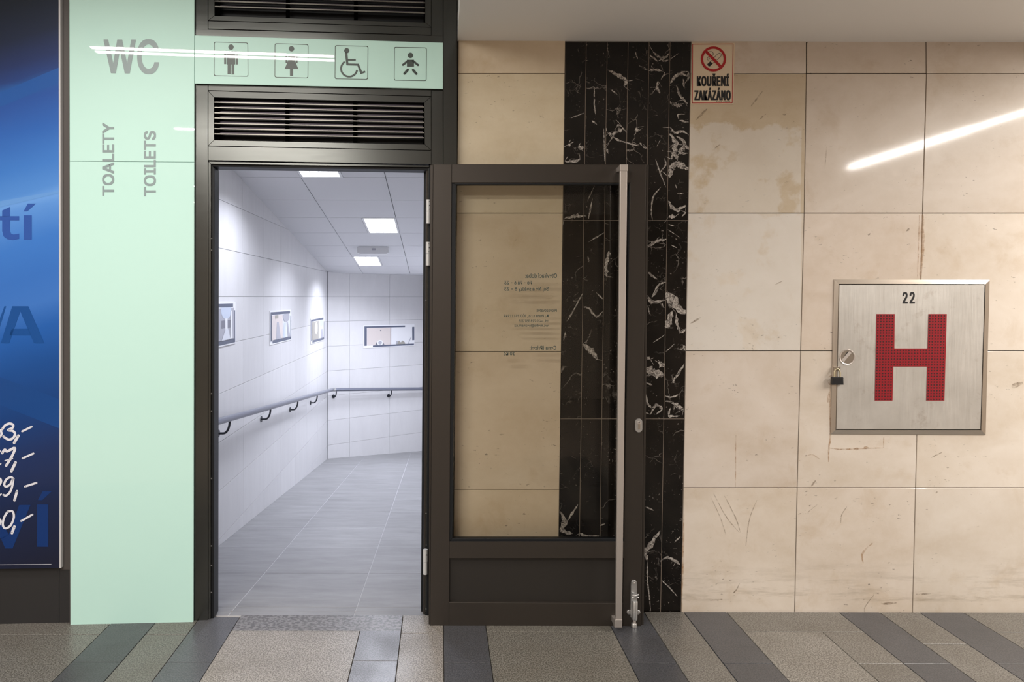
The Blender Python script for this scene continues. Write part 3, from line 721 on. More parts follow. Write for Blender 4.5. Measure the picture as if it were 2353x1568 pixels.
tag(picto([(703, 366), (988, 374), (986, 662), (702, 655)], [circ(845, 412, 23), R4(800, 455, 893, 472), R4(795, 458, 811, 532), R4(880, 458, 896, 532), [(818, 470), (874, 470), (872, 510), (903, 583), (787, 582), (818, 510)], R4(832, 583, 858, 642)]), 'woman pictogram')
tag(picto([(1212, 382), (1494, 388), (1491, 673), (1210, 668)], [circ(1312, 428, 22), [(1296, 440), (1316, 440), (1326, 536), (1308, 552)], [(1308, 552), (1326, 536), (1412, 538), (1402, 555)], [(1402, 555), (1412, 538), (1442, 606), (1428, 628)], [(1428, 628), (1442, 606), (1465, 598), (1472, 612)],
                                                                  R4(1320, 498, 1388, 514)] + ringp(1332, 580, 76, 60, math.radians(10), math.radians(237), 36)), 'wheelchair user pictogram')
tag(picto([(1712, 396), (1988, 402), (1986, 685), (1710, 680)], [circ(1850, 468, 23), R4(1820, 505, 1880, 563)] + stroke([(1830, 514), (1787, 548)], 18, False) + stroke([(1870, 514), (1914, 550)], 18, False) + stroke([(1828, 590), (1800, 622)], 21, False) + stroke([(1872, 592), (1900, 624)], 21, False)), 'baby pictogram')

# ------------------------------------------------------------------ left column, cladding and blue poster board
lw = MB()
clad = slab('wall_left', FAC, -0.05, [(-900, 1470), (160, 1440.5), (160, -140), (-900, -160)], 0.1, M['darkwall'])
tag(clad, 'charcoal cladding behind and below the blue poster board', 'wall', kind='structure')
o = slab('cladding_panel', FAC, -0.006, [(-300, 1449), (135.4, 1441.6), (135.4, 1290), (-300, 1290)], 0.04, M['darkwall']); o.parent = clad
o = slab('cladding_panel', FAC, -0.006, [(136.4, 1441.6), (160.3, 1440.8), (160.3, 1290), (136.4, 1290)], 0.04, M['darkwall']); o.parent = clad
cl = slab('trim_2', FAC, -0.004, [(139.8, 1310), (160.6, 1310), (159.4, HD), (138, HD)], 0.04, M['column'], None, 0.001)
tag(cl, 'slim grey-brown metal post between the poster board and mint panel', 'post', kind='structure')
pb_ = empty('poster_board', FAC.at(60, 1308), 'glossy blue advertising board with handwritten prices at the left edge', 'poster')
PO = 0.02
slab('poster_sheet', FAC, PO, [(-420, 1315), (136.3, 1306), (134.5, HD), (-420, HD)], 0.02, M['poster'], pb_)
slab('edge_strip', FAC, PO + .001, [(136.3, 1306.5), (140.5, 1306), (138.3, HD), (134.6, HD)], 0.022, M['strip'], pb_)
flat('print_line', FAC, PO + .0008, [[(-200, 1299.5), (118, 1297), (118, 1298), (-200, 1300.5)]], M['marker'], pb_)
PT = PO + .0008
for nm, c_, q_ in (('band_mid', (20, 84, 160), [(-40, 230), (136, 155), (136, 190), (-40, 262)]), ('band_pale', (104, 152, 214), [(-40, 470), (136, 438), (136, 444), (-40, 486)]), ('band_deep', (0, 66, 132), [(-40, 852), (136, 918), (136, 985), (-40, 915)])):
    M[nm] = mat('poster_' + nm, tuple(v * k_ for v, k_ in zip(lin(*c_), (0.8, 0.9, 0.95, 1))), 0.45, coat=0.35, coat_r=0.06, spec=0.3)
    flat('printed_band', FAC, PO + .0004, [q_], M[nm], pb_)
# t and i acute
ta = [[(5, 484), (23, 475.5), (23, 498), (5, 498)], [(-10, 497), (44, 497), (44, 506.5), (-10, 506.5)], [(5, 506), (23, 506), (23, 531), (5, 531)], [(5, 531), (23, 531), (25.5, 537), (31, 539), (44, 537), (44, 549), (30, 552), (17, 550), (8, 543)]]
flat('printed_letter', FAC, PT, ta, M['pl_blue'], pb_)
flat('printed_letter', FAC, PT, [[(54.5, 495), (73, 495), (73, 551), (54.5, 551)], [(64, 468), (82.5, 468), (62.5, 486), (54, 486)]], M['pl_blue'], pb_)
flat('printed_letter', FAC, PT, [[(28, 704), (65, 704), (102, 789), (78, 789), (46.5, 716), (21, 789), (2, 789)], [(27, 756), (66, 756), (71, 771), (22, 771)]], M['pl_blue2'], pb_)
flat('printed_letter', FAC, PT, [[(-50, 704), (-28, 704), (-14, 748), (-6, 748), (10, 704), (14, 704), (-12, 789), (-28, 789)]], M['pl_blue2'], pb_)
flat('printed_letter', FAC, PT, [[(85, 1160), (111, 1160), (111, 1257), (85, 1257)], [(98, 1129.5), (119, 1129.5), (97, 1150), (87, 1150)]], M['pl_blue3'], pb_)
flat('printed_letter', FAC, PT, [[(44, 1161), (70, 1161), (29, 1261), (12, 1261), (2, 1238), (20, 1229)], [(-40, 1161), (-16, 1161), (20, 1229), (2, 1240)]], M['pl_blue3'], pb_)
hw = []
k4 = 4.353
for pts, wd in [([(22,118),(50,80),(95,60),(132,75),(122,105),(80,125),(130,135),(150,165),(130,205),(85,220),(35,190)],24), ([(183,182),(142,252)],28), ([(222,138),(316,92)],20), ([(-10,118),(10,140),(14,170),(-4,195)],22),
                ([(22,355),(48,322),(72,338),(148,305),(118,390),(62,480)],26), ([(50,432),(126,410)],12), ([(155,450),(115,535)],28), ([(226,408),(334,360)],20), ([(-20,480),(8,462)],14), ([(-10,320),(4,340)],14),
                ([(135,612),(105,596),(62,622),(42,670),(62,690),(102,668),(132,612),(124,680),(100,745),(62,780),(35,775)],22), ([(170,738),(145,828)],26), ([(250,690),(364,654)],20), ([(-14,605),(8,622),(8,650),(-12,680)],22), ([(-14,790),(12,765)],14),
                ([(75,942),(125,940),(138,1000),(105,1080),(52,1108),(28,1070),(42,1000),(78,940)],22), ([(143,1092),(120,1155)],28), ([(212,1035),(324,972)],20), ([(-10,1012),(8,1035),(-2,1070)],20)]:
    tag(flat('handwritten_stroke', FAC, PT + .0006, stroke([(x / k4, 960 + y / k4) for x, y in pts], wd / k4, smooth=len(pts) > 2), M['marker'], pb_), 'white handwritten price stroke')
# slim post base at the floor right of the cladding is part of the board wall

# ------------------------------------------------------------------ open door leaf
dr = empty('door_1', LEAF.at(987, 1440), 'open dark aluminium door leaf with glass pane folded back against the wall', 'door', kind='structure')
def lf(name, q, off=0.0, th=0.055, m='leaf', ch=0.0015): return slab(name, LEAF, off, q, th, M[m], dr, ch)
lf('stile', [(988.5, 1440), (1031.5, 1440), (1038, 377.5), (995.5, 377.5)])
lf('rebate', [(985, 1437), (988.5, 1437), (995.5, 379), (988.5, 379)], off=-0.012, th=0.04)
lf('stile', [(1431, 1442.5), (1473, 1442.5), (1485, 378), (1449.5, 378)])
lf('rebate', [(1473, 1440), (1479, 1440), (1490.5, 379), (1485, 379)], off=-0.012, th=0.04)
lf('top_rail', [(1037.8, 420), (1449.2, 420), (1449.5, 378), (1038.2, 377.5)])
lf('middle_rail', [(1032.3, 1284), (1435, 1284), (1435.6, 1245.5), (1032.7, 1245.5)])
lf('bottom_rail', [(1031.5, 1440), (1431.2, 1442.5), (1432, 1387), (1031.8, 1385)])
lf('kick_panel', [(1026, 1390), (1440, 1391), (1440, 1280), (1026, 1280)], off=-0.022, th=0.02, m='kick')
# glazing beads
lf('glazing_bead', [(1031.8, 1245), (1039.5, 1238), (1048, 424.5), (1038, 420)], off=-0.006, th=0.03, m='black')
lf('glazing_bead', [(1435, 1238), (1438, 1245), (1451, 420), (1446, 424.5)], off=-0.006, th=0.03, m='black')
lf('glazing_bead', [(1046, 424.5), (1447, 424.5), (1451, 419), (1037.5, 419)], off=-0.006, th=0.03, m='black')
lf('glazing_bead', [(1031, 1246.5), (1438, 1246.5), (1436, 1238.5), (1039, 1238.5)], off=-0.006, th=0.03, m='black')
gq = [LEAF.at(x, y, -0.02) for x, y in [(1036, 1242), (1440, 1242), (1449, 422), (1042, 422)]]
gl = mk('glass_pane', gq, [(0, 1, 2, 3)], M['glass']); par(gl, dr)
txs = [('Otevírací doba:', 1207, 628.5, 1280, 639), ('Po - Pá 6 - 23', 1159, 645, 1222, 654), ('So, Ne a svátky 8 - 23', 1159, 659, 1261, 671), ('Provozovatel:', 1233, 710, 1279.5, 717), ('DJ Praha s.r.o., IČO 25111949', 1158, 721.5, 1260.5, 730.5),
       ('tel. +420 728 357 213', 1192, 734.5, 1260, 741), ('wc.metro@seznam.cz', 1182, 745.5, 1260, 752.5), ('Cena (Price):', 1217, 794.5, 1278, 805.5), ('10 Kč', 1157, 808.5, 1183, 817)]
for t_, a, b, c, d in txs:
    text_px('window_lettering', t_, LEAF, -0.019, (a, b, c, d), M['picto'], dr, (0.02, 0.015), mirror=True)
# pull bar
PB = 0.075
bar = [(1415.5, 1426), (1429.5, 1426), (1441.5, 390), (1425.5, 390)]
slab('pull_bar', LEAF, PB, bar, 0.02, M['steel'], dr, 0.002)
cap = slab('bar_end_cap', LEAF, PB + .002, [(1425, 393), (1442.8, 393), (1443, 378), (1425.3, 378)], 0.024, M['steel'], dr, 0.001)
slab('bar_mount', LEAF, PB - .018, [(1424, 391), (1438, 391), (1438, 381), (1424, 381)], 0.06, M['steel'], dr)
slab('bar_end_cap', LEAF, PB + .002, [(1412.5, 1443.5), (1429.6, 1443.5), (1429.8, 1425), (1412.8, 1425)], 0.024, M['steel'], dr, 0.001)
slab('bar_mount', LEAF, PB - .018, [(1412, 1440), (1426, 1440), (1426, 1428), (1412, 1428)], 0.06, M['steel'], dr)
# lock escutcheon
es = [(1468 + 8.3 * math.cos(a) * 1.0, (971 if math.sin(a) < 0 else 986) + 8.6 * math.sin(a)) for a in [2 * math.pi * k / 32 for k in range(32)]]
lk = slab('lock_plate', LEAF, 0.006, es[::-1], 0.006, M['zinc'], dr, 0.0015); tag(lk, 'small oval steel lock plate')
lo = slab('lock_cylinder', LEAF, 0.009, (circ(1468.8, 972.5, 4.2, 20))[::-1], 0.003, M['steel'], None); lo.parent = lk; lo.matrix_parent_inverse = Matrix.Translation(-dr.location); lo.matrix_parent_inverse = Matrix.Identity(4)
lo = slab('keyway', LEAF, 0.0094, rect(1466.8, 975, 1470.8, 987), 0.003, M['cabframe'], None); lo.parent = lk
lo = slab('key_slot', LEAF, 0.0096, (circ(1468.8, 971.6, 1.2, 10))[::-1], 0.001, M['ink'], None); lo.parent = lk
# floor bolt (door holder)
db = empty('door_holder', LEAF.at(1457, 1452), 'silver kick-down door stop screwed to the foot of the door leaf', 'door stop')
U = lambda x, y: (1400 + x / 9.22, 1300 + y / 9.22)
def bolt(name, pts, off, th, m='zinc', ch=0.0015): return slab(name, LEAF, off, [U(*p) for p in pts], th, M[m], db, ch)
bolt('back_plate', [(455, 1100), (470, 1120), (590, 1120), (600, 1000), (585, 420)] + [(525 + 58 * math.cos(a), 375 - 58 * math.sin(a)) for a in [math.pi * k / 8 for k in range(0, 9)]] + [(462, 430)], 0.008, 0.008)
bolt('fixing_ear', [(372, 995), (385, 1030), (410, 1044), (655 - 30, 1044), (655, 1020), (662, 992), (645, 962), (620, 950), (415, 950), (385, 965)], 0.006, 0.006)
m = MB(); a = LEAF.at(*U(540, 750), 0.012); b = LEAF.at(*U(532, 1145), 0.012); m.tube([a, a.lerp(b, .04), b.lerp(a, .04), b], [0.0115, 0.0135, 0.0135, 0.0125], 20)
par(m.build('barrel', M['zinc'], smooth=True), db)
m = MB(); a = LEAF.at(*U(535, 1140), 0.012); b = LEAF.at(*U(530, 1240), 0.012); m.tube([a, b], 0.007, 14); par(m.build('rod', M['steel'], smooth=True), db)
m = MB(); a = LEAF.at(*U(527, 1222), 0.012); b = V(a.x - .001, a.y, 0.001); m.tube([a, a.lerp(b, .1), b], [0.0118, 0.0130, 0.0130], 20); par(m.build('rubber_foot', M['zinc'], smooth=True), db)
m = MB(); m.tube([LEAF.at(*U(505, 640), 0.02), LEAF.at(*U(560, 645), 0.03), LEAF.at(*U(628, 620), 0.034)], [0.008, 0.006, 0.004], 10); m.tube([LEAF.at(*U(500, 680), 0.02), LEAF.at(*U(570, 670), 0.026), LEAF.at(*U(625, 688), 0.026)], [0.006, 0.004, 0.003], 10)
par(m.build('release_lever', M['zinc'], smooth=True), db)
for p in ((525, 378), (408, 998), (625, 992)):
    c_ = LEAF.at(*U(*p), 0.0082)
    m = MB(); m.tube([c_, c_ + LEAF.n * .002], [0.0042, 0.003], 14); par(m.build('screw', M['steel'], smooth=True), db)
# hinges
for (x, y0, y1) in ((984.5, 459, 514), (983.8, 556.5, 610.5), (977.5, 1263, 1320)):
    a = FAC.at(x, y0, 0.008); b = FAC.at(x - .4, y1, 0.008); mid = a.lerp(b, .49)
    hg = MB().tube([a, mid], 0.0108, 18).build('hinge', M['hinge'], smooth=True); par(hg, dr); tag(hg, 'white barrel hinge')
    h2 = MB().tube([mid - V(0, 0, .001), b], 0.0103, 18).build('hinge_knuckle', M['hinge'], smooth=True); h2.parent = hg
    h3 = flat('hinge_screw', FAC, 0.0195, [circ(x + 1.8, y0 + 3.8, .9, 8), circ(x + 1.8, y0 + 22, .9, 8), rect(x + 1.5, y0 + 12, x + 4.5, y0 + 14)], M['ink']); h3.parent = hg

# ------------------------------------------------------------------ no smoking sign
ns = empty('no_smoking_sign', WALL.at(1638, 240), 'small white sticker sign with red no smoking symbol beside the black marble', 'sign')
Q = lambda x, y: (1580 + x / 9.22, 80 + y / 9.22)
slab('sign_plate', WALL, 0.003, [Q(73, 1470), Q(972, 1470), Q(1000, 172), Q(92, 172)], 0.003, M['signw'], ns)
bd = []
c4 = [Q(108, 200), Q(965, 195), Q(945, 1443), Q(100, 1445)]
for a, b in zip(c4, c4[1:] + c4[:1]): bd += stroke([a, b], 1.5, False)
flat('sign_border', WALL, 0.0036, bd, M['sred'], ns)
sm = [circ(1639.4, 135.5, 1, 3)]
cg = []
for pts in ([(555, 490), (645, 400), (690, 395), (712, 440), (615, 540)], [(495, 560), (560, 490)], [(530, 610), (575, 570)], [(440, 545), (412, 510), (440, 470), (470, 440), (530, 440), (545, 390), (500, 355), (450, 362)], [(448, 530), (470, 490)]):
    cg += stroke([Q(*p) for p in pts], 0.9, len(pts) > 3, rnd=False)
cg += [[Q(415, 620), Q(480, 562), Q(535, 610), Q(470, 672), Q(435, 660)]]
flat('cigarette_symbol', WALL, 0.0036, cg, M['ink'], ns)
flat('prohibition_ring', WALL, 0.0042, ringp(1639.4, 135.6, 29.1, 23.6) + [[Q(372, 372), Q(415, 335), Q(718, 650), Q(672, 690)]], M['sred'], ns)
text_px('lettering', 'KOUŘENÍ', WALL, 0.0036, (1601, 169, 1675.5, 198.4), M['ink'], ns, (0.065, 0.018), spacing=1.12)
text_px('lettering', 'ZAKÁZÁNO', WALL, 0.0036, (1595.5, 201.5, 1679.3, 230.6), M['ink'], ns, (0.065, 0.018), spacing=1.12)
flat('small_print', WALL, 0.0036, [rect(1646 + k * 3.3, 232.6, 1648.2 + k * 3.3, 233.6) for k in range(10) if k not in (4,)], M['ink'], ns)

# ------------------------------------------------------------------ hydrant cabinet
hc = empty('hydrant_cabinet', WALL.at(2087, 1000), 'square stainless steel hydrant cabinet with red letter H and number 22', 'cabinet')
O4 = [(1908.8, 998), (2264.8, 1000), (2274, 643.5), (1917, 642.5)]; I4 = [(1920, 988.5), (2255, 989), (2265, 653), (1927, 652.7)]
for i in range(4):
    j = (i + 1) % 4
    outer = [WALL.at(*O4[i], 0.004), WALL.at(*O4[j], 0.004)]; inner = [WALL.at(*I4[i], 0.014), WALL.at(*I4[j], 0.014)]
    f4 = [outer[0], outer[1], inner[1], inner[0]]; b4 = [V(p.x, WALL_Y - .0012, p.z) for p in f4]
    par(MB().hexa(f4, b4).build('frame_bar', M['cabframe']), hc)
slab('cabinet_back', WALL, 0.0035, I4, 0.003, M['black'], hc)
cdn = slab('cabinet_door', WALL, 0.011, [(1922, 986.5), (2253.2, 987), (2263, 655), (1929, 654.7)], 0.007, M['cab'], hc, 0.001)
Hq = [(2010.6, 921), (2051, 921), (2053, 842.7), (2131, 842.7), (2129, 921), (2170.2, 921), (2175.6, 722), (2134.2, 722), (2132.2, 801), (2055.2, 801), (2056, 722), (2014.7, 722)]
hv = [WALL.at(x, y, 0.013) for x, y in Hq]
m = MB(); m.hexa(hv, [p + V(0, .0018, 0) for p in hv]); hp = m.build('letter_h_plate', M['red']); par(hp, hc); tag(hp, 'red perforated letter H')
hol = []
for r in range(30):
    y = 726.2 + r * 6.62; t = (y - 722) / 199
    for c_ in range(24):
        x = 2018.0 + c_ * 6.62 - 4.6 * t
        xr = 2014.7 - 4.1 * t; inL = x < xr + 39; inR = x > 2134.2 - 5.2 * t + 2; mid = 803 < y < 841
        if (inL or inR or mid) and x < 2174.5 - 5.2 * t: hol.append(circ(x, y, 1.85, 8))
tag(flat('perforation', WALL, 0.0134, hol, M['hole'], hc), kind='stuff')
text_px('lettering', '22', WALL, 0.0116, (2074, 671.3, 2102.3, 698), M['ink'], hc, (0.03, 0.015), spacing=1.15)
c_ = (1947, 821)
lkq = circ(*c_, 18.2, 36)[::-1]
lr = MB()
a0 = [WALL.at(x, y, 0.013) for x, y in ringp(0, 0, 1, 1)[0]] if False else None
prof = [(18.4, .0112), (17.6, .0145), (15.6, .0135), (15.0, .0118)]
vs = []; fs = []; n = 36
for r_, of in prof:
    for k in range(n):
        a = 2 * math.pi * k / n; vs.append(WALL.at(c_[0] + r_ * math.cos(a), c_[1] + r_ * math.sin(a), of))
for i in range(len(prof) - 1):
    for k in range(n): fs.append((i * n + k, i * n + (k + 1) % n, (i + 1) * n + (k + 1) % n, (i + 1) * n + k))
m = MB(); m.add(vs, fs); lrg = m.build('lock_ring', M['steel'], smooth=True); par(lrg, hc)
o = flat('lock_cup', WALL, 0.0118, [circ(*c_, 15.2, 30)], M['cabframe']); o.parent = lrg; 
o = slab('lock_handle', WALL, 0.0150, [(1933.5, 828.5), (1939, 833), (1957, 812), (1951.5, 807.5)], 0.003, M['steel'], None, 0.0008); o.parent = lrg
o = flat('lock_slot', WALL, 0.0123, [[(1935.5, 826), (1938.5, 828), (1951, 811), (1948, 808)], [(1932, 829), (1934, 827), (1941, 834), (1938, 836)]], M['ink']); o.parent = lrg
o = slab('hasp', WALL, 0.018, [(1917, 852), (1931.5, 852), (1931.5, 843), (1917, 843)], 0.01, M['cabframe'], hc, 0.001)
pk = empty('padlock', WALL.at(1926, 886, .02), 'small dark padlock with brass shackle hanging on the cabinet edge', 'padlock')
PZ = lambda x, y: (1890 + x / 12.06, 780 + y / 12.06)
slab('lock_body', WALL, 0.034, [PZ(275, 1265), PZ(595, 1262), PZ(585, 1050), PZ(285, 1050)], 0.018, M['ink'], pk, 0.003)
slab('lock_band', WALL, 0.0345, [PZ(284, 1092), PZ(588, 1092), PZ(588, 1080), PZ(284, 1080)], 0.019, M['kick'], pk)
sp = [PZ(330, 1060), PZ(332, 930), PZ(350, 850), PZ(410, 815), PZ(465, 850), PZ(490, 930), PZ(490, 1060)]
m = MB(); m.tube([WALL.at(x, y, .025) for x, y in sp], 0.0036, 12); par(m.build('shackle', M['brass'], smooth=True), pk)

# ------------------------------------------------------------------ corridor behind the doorway
YE = 11.6
def clip(poly, f):
    out = []
    for i in range(len(poly)):
        a, b = poly[i - 1], poly[i]; fa, fb = f(a), f(b)
        if (fa >= 0) != (fb >= 0): out.append(a.lerp(b, fa / (fa - fb)))
        if fb >= 0: out.append(b)
    return out
def okp(p):
    q = []
    for v in p:
        if not q or (v - q[-1]).length > 1e-4: q.append(v)
    if len(q) > 1 and (q[0] - q[-1]).length < 1e-4: q.pop()
    return q
def area_ok(p):
    if len(p) < 3: return False
    n = Vector()
    for i in range(1, len(p) - 1): n += (p[i] - p[0]).cross(p[i + 1] - p[0])
    return n.length > 0.004
def tile_wall(root, plane, us, zs, a0, a1, m):
    for u0, u1 in zip(us, us[1:]):
        for z0, z1 in zip(zs, zs[1:]):
            g = 0.0012
            p = [plane.w(u0 + g, z0 + g), plane.w(u1 - g, z0 + g), plane.w(u1 - g, z1 - g), plane.w(u0 + g, z1 - g)]
            p = clip(p, lambda v: v.z - zf(v.y)); p = clip(p, lambda v: zc(v.y) - v.z) if p else p
            p = okp(p)
            if not area_ok(p): continue
            o = block('wall_tile', p, plane.n, 0.008, m, None, 0.0008 if len(p) == 4 else 0); o.parent = root
            t = random.uniform(0.975, 1.02); o.color = (t, t, t, 1)
Y0C = 3.43
lwm = MB().hexa([V(-1.469, Y0C, zf(Y0C)), V(-1.469, 9.29, zf(9.29)), V(-1.469, 9.29, zc(9.29)), V(-1.469, Y0C, zc(Y0C))], [V(-1.56, Y0C, zf(Y0C)), V(-1.56, 9.29, zf(9.29)), V(-1.56, 9.29, zc(9.29)), V(-1.56, Y0C, zc(Y0C))])
lwo = lwm.build('wall_corridor_left', M['cgrid']); tag(lwo, 'left corridor wall of pale rectangular tiles with a handrail', 'wall', kind='structure')
us = [Y0C, 4.08, 4.70] + [LW.at(x, 900).y for x in (559, 606, 645, 678, 704.5, 729)] + [9.27]
z682 = LW.at(749, 682).z
zs = [z682 + 0.3215 * k for k in range(-9, 5)]
tile_wall(lwo, LW, us, zs, 0, 0, M['wtile'])
def bpt(s, z, d): return BW.w(s, z, d)
L = 2.45
e0, e1 = bpt(-0.05, 0, -.009), bpt(L, 0, -.009)
def col4(a, b, zt=True): return [V(a.x, a.y, zf(a.y)), V(b.x, b.y, zf(b.y)), V(b.x, b.y, zc(b.y)), V(a.x, a.y, zc(a.y))]
bk = [p - BW.n * .1 for p in col4(e0, e1)]
bwo = MB().hexa(col4(e0, e1), bk).build('wall_corridor_back', M['cgrid']); tag(bwo, 'slanting tiled wall at the far turn of the corridor', 'wall', kind='structure')
ub = [0.004] + [BW.loc(BW.at(x, 800))[0] for x in (803.3, 895.5)]
ub += [ub[-1] + .62 * k for k in (1, 2)] + [L]
tile_wall(bwo, BW, ub, zs, 0, 0, M['wtile'])
rwx = 0.45
tag(MB().hexa([V(rwx, 3.64, zf(3.64)), V(rwx, 11, zf(11)), V(rwx, 11, zc(11)), V(rwx, 3.64, zc(3.64))], [V(rwx + .1, 3.64, zf(3.64)), V(rwx + .1, 11, zf(11)), V(rwx + .1, 11, zc(11)), V(rwx + .1, 3.64, zc(3.64))]).build('wall_corridor_right', M['whitep']), 'right corridor wall hidden behind the door jamb', 'wall', kind='structure')
# lintel wall above the door inside
lz = FAC.at(700, 388, -.1).z
tag(MB().box(-1.56, rwx, 3.44, 3.46, lz + .01, 2.75).box(-1.56, -1.08, 3.42, 3.44, 0, 2.75).box(-.03, rwx, 3.46, 3.48, 0, lz + .01).build('wall_corridor_front', M['whitep']), 'inner side of the front wall of the corridor', 'wall', kind='structure')
# floor of the ramp
def sl(y0, y1, x0, x1, zfn, th):
    return [V(x0, y0, zfn(y0)), V(x1, y0, zfn(y0)), V(x1, y1, zfn(y1)), V(x0, y1, zfn(y1))]
fa = sl(3.376, YE, -1.47, rwx, lambda y: zf(y) - .0012, 0); fb = [p - V(0, 0, .1) for p in fa]
rf = MB().hexa(fa, fb).build('floor', M['lgrout']); tag(rf, 'sloping grey tiled corridor floor behind the doorway', 'floor', kind='structure')
fyj = [3.378, 3.50] + [3.50 + .583 * k for k in range(1, 14)]
fxj = [-1.468, -1.005, -.408, .19, rwx]
for y0, y1 in zip(fyj, fyj[1:]):
    for x0, x1 in zip(fxj, fxj[1:]):
        g = 0.0016
        p = sl(y0 + g, y1 - g, x0 + g, x1 - g, zf, 0)
        p = okp(clip(p, lambda v: (v - BW.o).dot(BW.n) - .002))
        if not area_ok(p): continue
        o = block('floor_tile', p, RF.n, 0.005, M['ftile'], None, 0.0008 if len(p) == 4 else 0); o.parent = rf
        t = random.uniform(0.95, 1.04); o.color = (t, t, t, 1)
# suspended ceiling
ca = sl(3.44, 9.42, -1.47, rwx, lambda y: zc(y) + .02, 0); cb = [p + V(0, 0, .05) for p in ca]
ca2 = sl(9.42, YE, -1.47, rwx, lambda y: zc(9.42) + .001, 0); cb2 = [p + V(0, 0, .05) for p in ca2]
co = MB().hexa(ca, cb).hexa(ca2, cb2).build('ceiling', M['cgrid']); tag(co, 'sloping suspended panel ceiling in the corridor', 'ceiling', kind='structure')
o = MB().hexa(sl(9.425, YE, -1.468, rwx, lambda y: zc(9.42), 0), sl(9.425, YE, -1.468, rwx, lambda y: zc(9.42) + .0009, 0)).build('ceiling_panel', M['cpanel']); o.parent = co
cyj = [3.45, 4.04, 4.64, 5.24, 5.855, 6.44, 7.05, 7.655, 8.255, 8.86, 9.42]
cxj = [-1.468, -1.018, -.40, .22, rwx]
lights = {(2, 1): 0, (5, 1): 1, (8, 1): 0}
def cpan(y0, y1, x0, x1):
    g = 0.0015 if x0 < -1.4 or x1 > .4 else 0.0028
    p = sl(y0 + 0.003, y1 - 0.003, x0 + 0.0028, x1 - 0.0028, zc, 0)[::-1]
    o = block('ceiling_panel', p, RC.n, 0.012, M['cpanel']); o.parent = co
lb = ['bright square ceiling light just inside the doorway, nearest of the three', 'bright square ceiling light in the middle of the corridor ceiling', 'bright ceiling light farthest down the corridor near the slanting wall']
nl = 0
for j, (y0, y1) in enumerate(zip(cyj, cyj[1:])):
    for i, (x0, x1) in enumerate(zip(cxj, cxj[1:])):
        if i == 1 and j in (2, 5, 8):
            xm = -.71
            lx = (x0, xm) if j in (2, 8) else (xm, x1); ox = (xm, x1) if j in (2, 8) else (x0, xm)
            cpan(y0, y1, *ox)
            ym = (y0 + y1) / 2
            le = empty('ceiling_light', (sum(lx) / 2, ym, zc(ym)), lb[nl], 'ceiling light', 'recessed corridor ceiling lights'); nl += 1
            m = MB(); e = 0.02
            for (a0_, a1_, b0_, b1_) in ((y0, y0 + e, lx[0], lx[1]), (y1 - e, y1, lx[0], lx[1]), (y0 + e, y1 - e, lx[0], lx[0] + e), (y0 + e, y1 - e, lx[1] - e, lx[1])):
                block('x', sl(a0_ + .001, a1_ - .001, b0_ + .001, b1_ - .001, lambda y: zc(y) - .003, 0)[::-1], RC.n, 0.012, None, None, 0, m)
            par(m.build('light_frame', M['whitep']), le)
            p = sl(y0 + e, y1 - e, lx[0] + e, lx[1] - e, lambda y: zc(y) + .002, 0)[::-1]
            par(block('diffuser', p, RC.n, 0.006, M['lightpanel']), le)
            m = MB()
            for k in (1, 2, 3):
                xx = lx[0] + e + (lx[1] - lx[0] - 2 * e) * k / 4
                block('x', sl(y0 + e, y1 - e, xx - .002, xx + .002, lambda y: zc(y) + .001, 0)[::-1], RC.n, 0.004, None, None, 0, m)
            for k in (1, 2, 3, 4, 5):
                yy = y0 + e + (y1 - y0 - 2 * e) * k / 6
                block('x', sl(yy - .002, yy + .002, lx[0] + e, lx[1] - e, lambda y: zc(y) + .001, 0)[::-1], RC.n, 0.004, None, None, 0, m)
            par(m.build('louvre', M['whitep']), le)
            area('corridor_light', (sum(lx) / 2, ym, zc(ym) - .02), (0, 0, 0), .26, .56, PANEL_W * (0.7, 1.0, 0.75)[nl - 1], (0.83, 0.87, 1.0), 140)
        else: cpan(y0, y1, x0, x1)
area('corridor_light', (.08, 8.6, zc(8.6) - .02), (0, 0, 0), .26, .56, PANEL_W, (0.83, 0.87, 1.0), 140)
# emergency luminaire
el = empty('emergency_light', (-.71, 7.76, zc(7.76)), 'white box-shaped emergency light on the corridor ceiling', 'emergency light')
y0, y1 = 7.70, 7.80; x0, x1 = (821 - 1012) / F * 7.7, (893 - 1012) / F * 7.7; zt, zb = zc(7.7), zc(7.7) - .066
par(MB().box(x0, x1, y0, y1, zb, zt - .002).build('housing', M['whitep'], bevel=.004), el)
par(MB().box(x0 + .02, x1 - .02, y0 + .01, y1 + .03, zb - .012, zb).build('light_cover', M['white'], bevel=.003), el)
par(MB().box(-.735, -.695, y0 - .003, y0, zb + .028, zb + .048).build('indicator_plate', M['p_grey']), el)
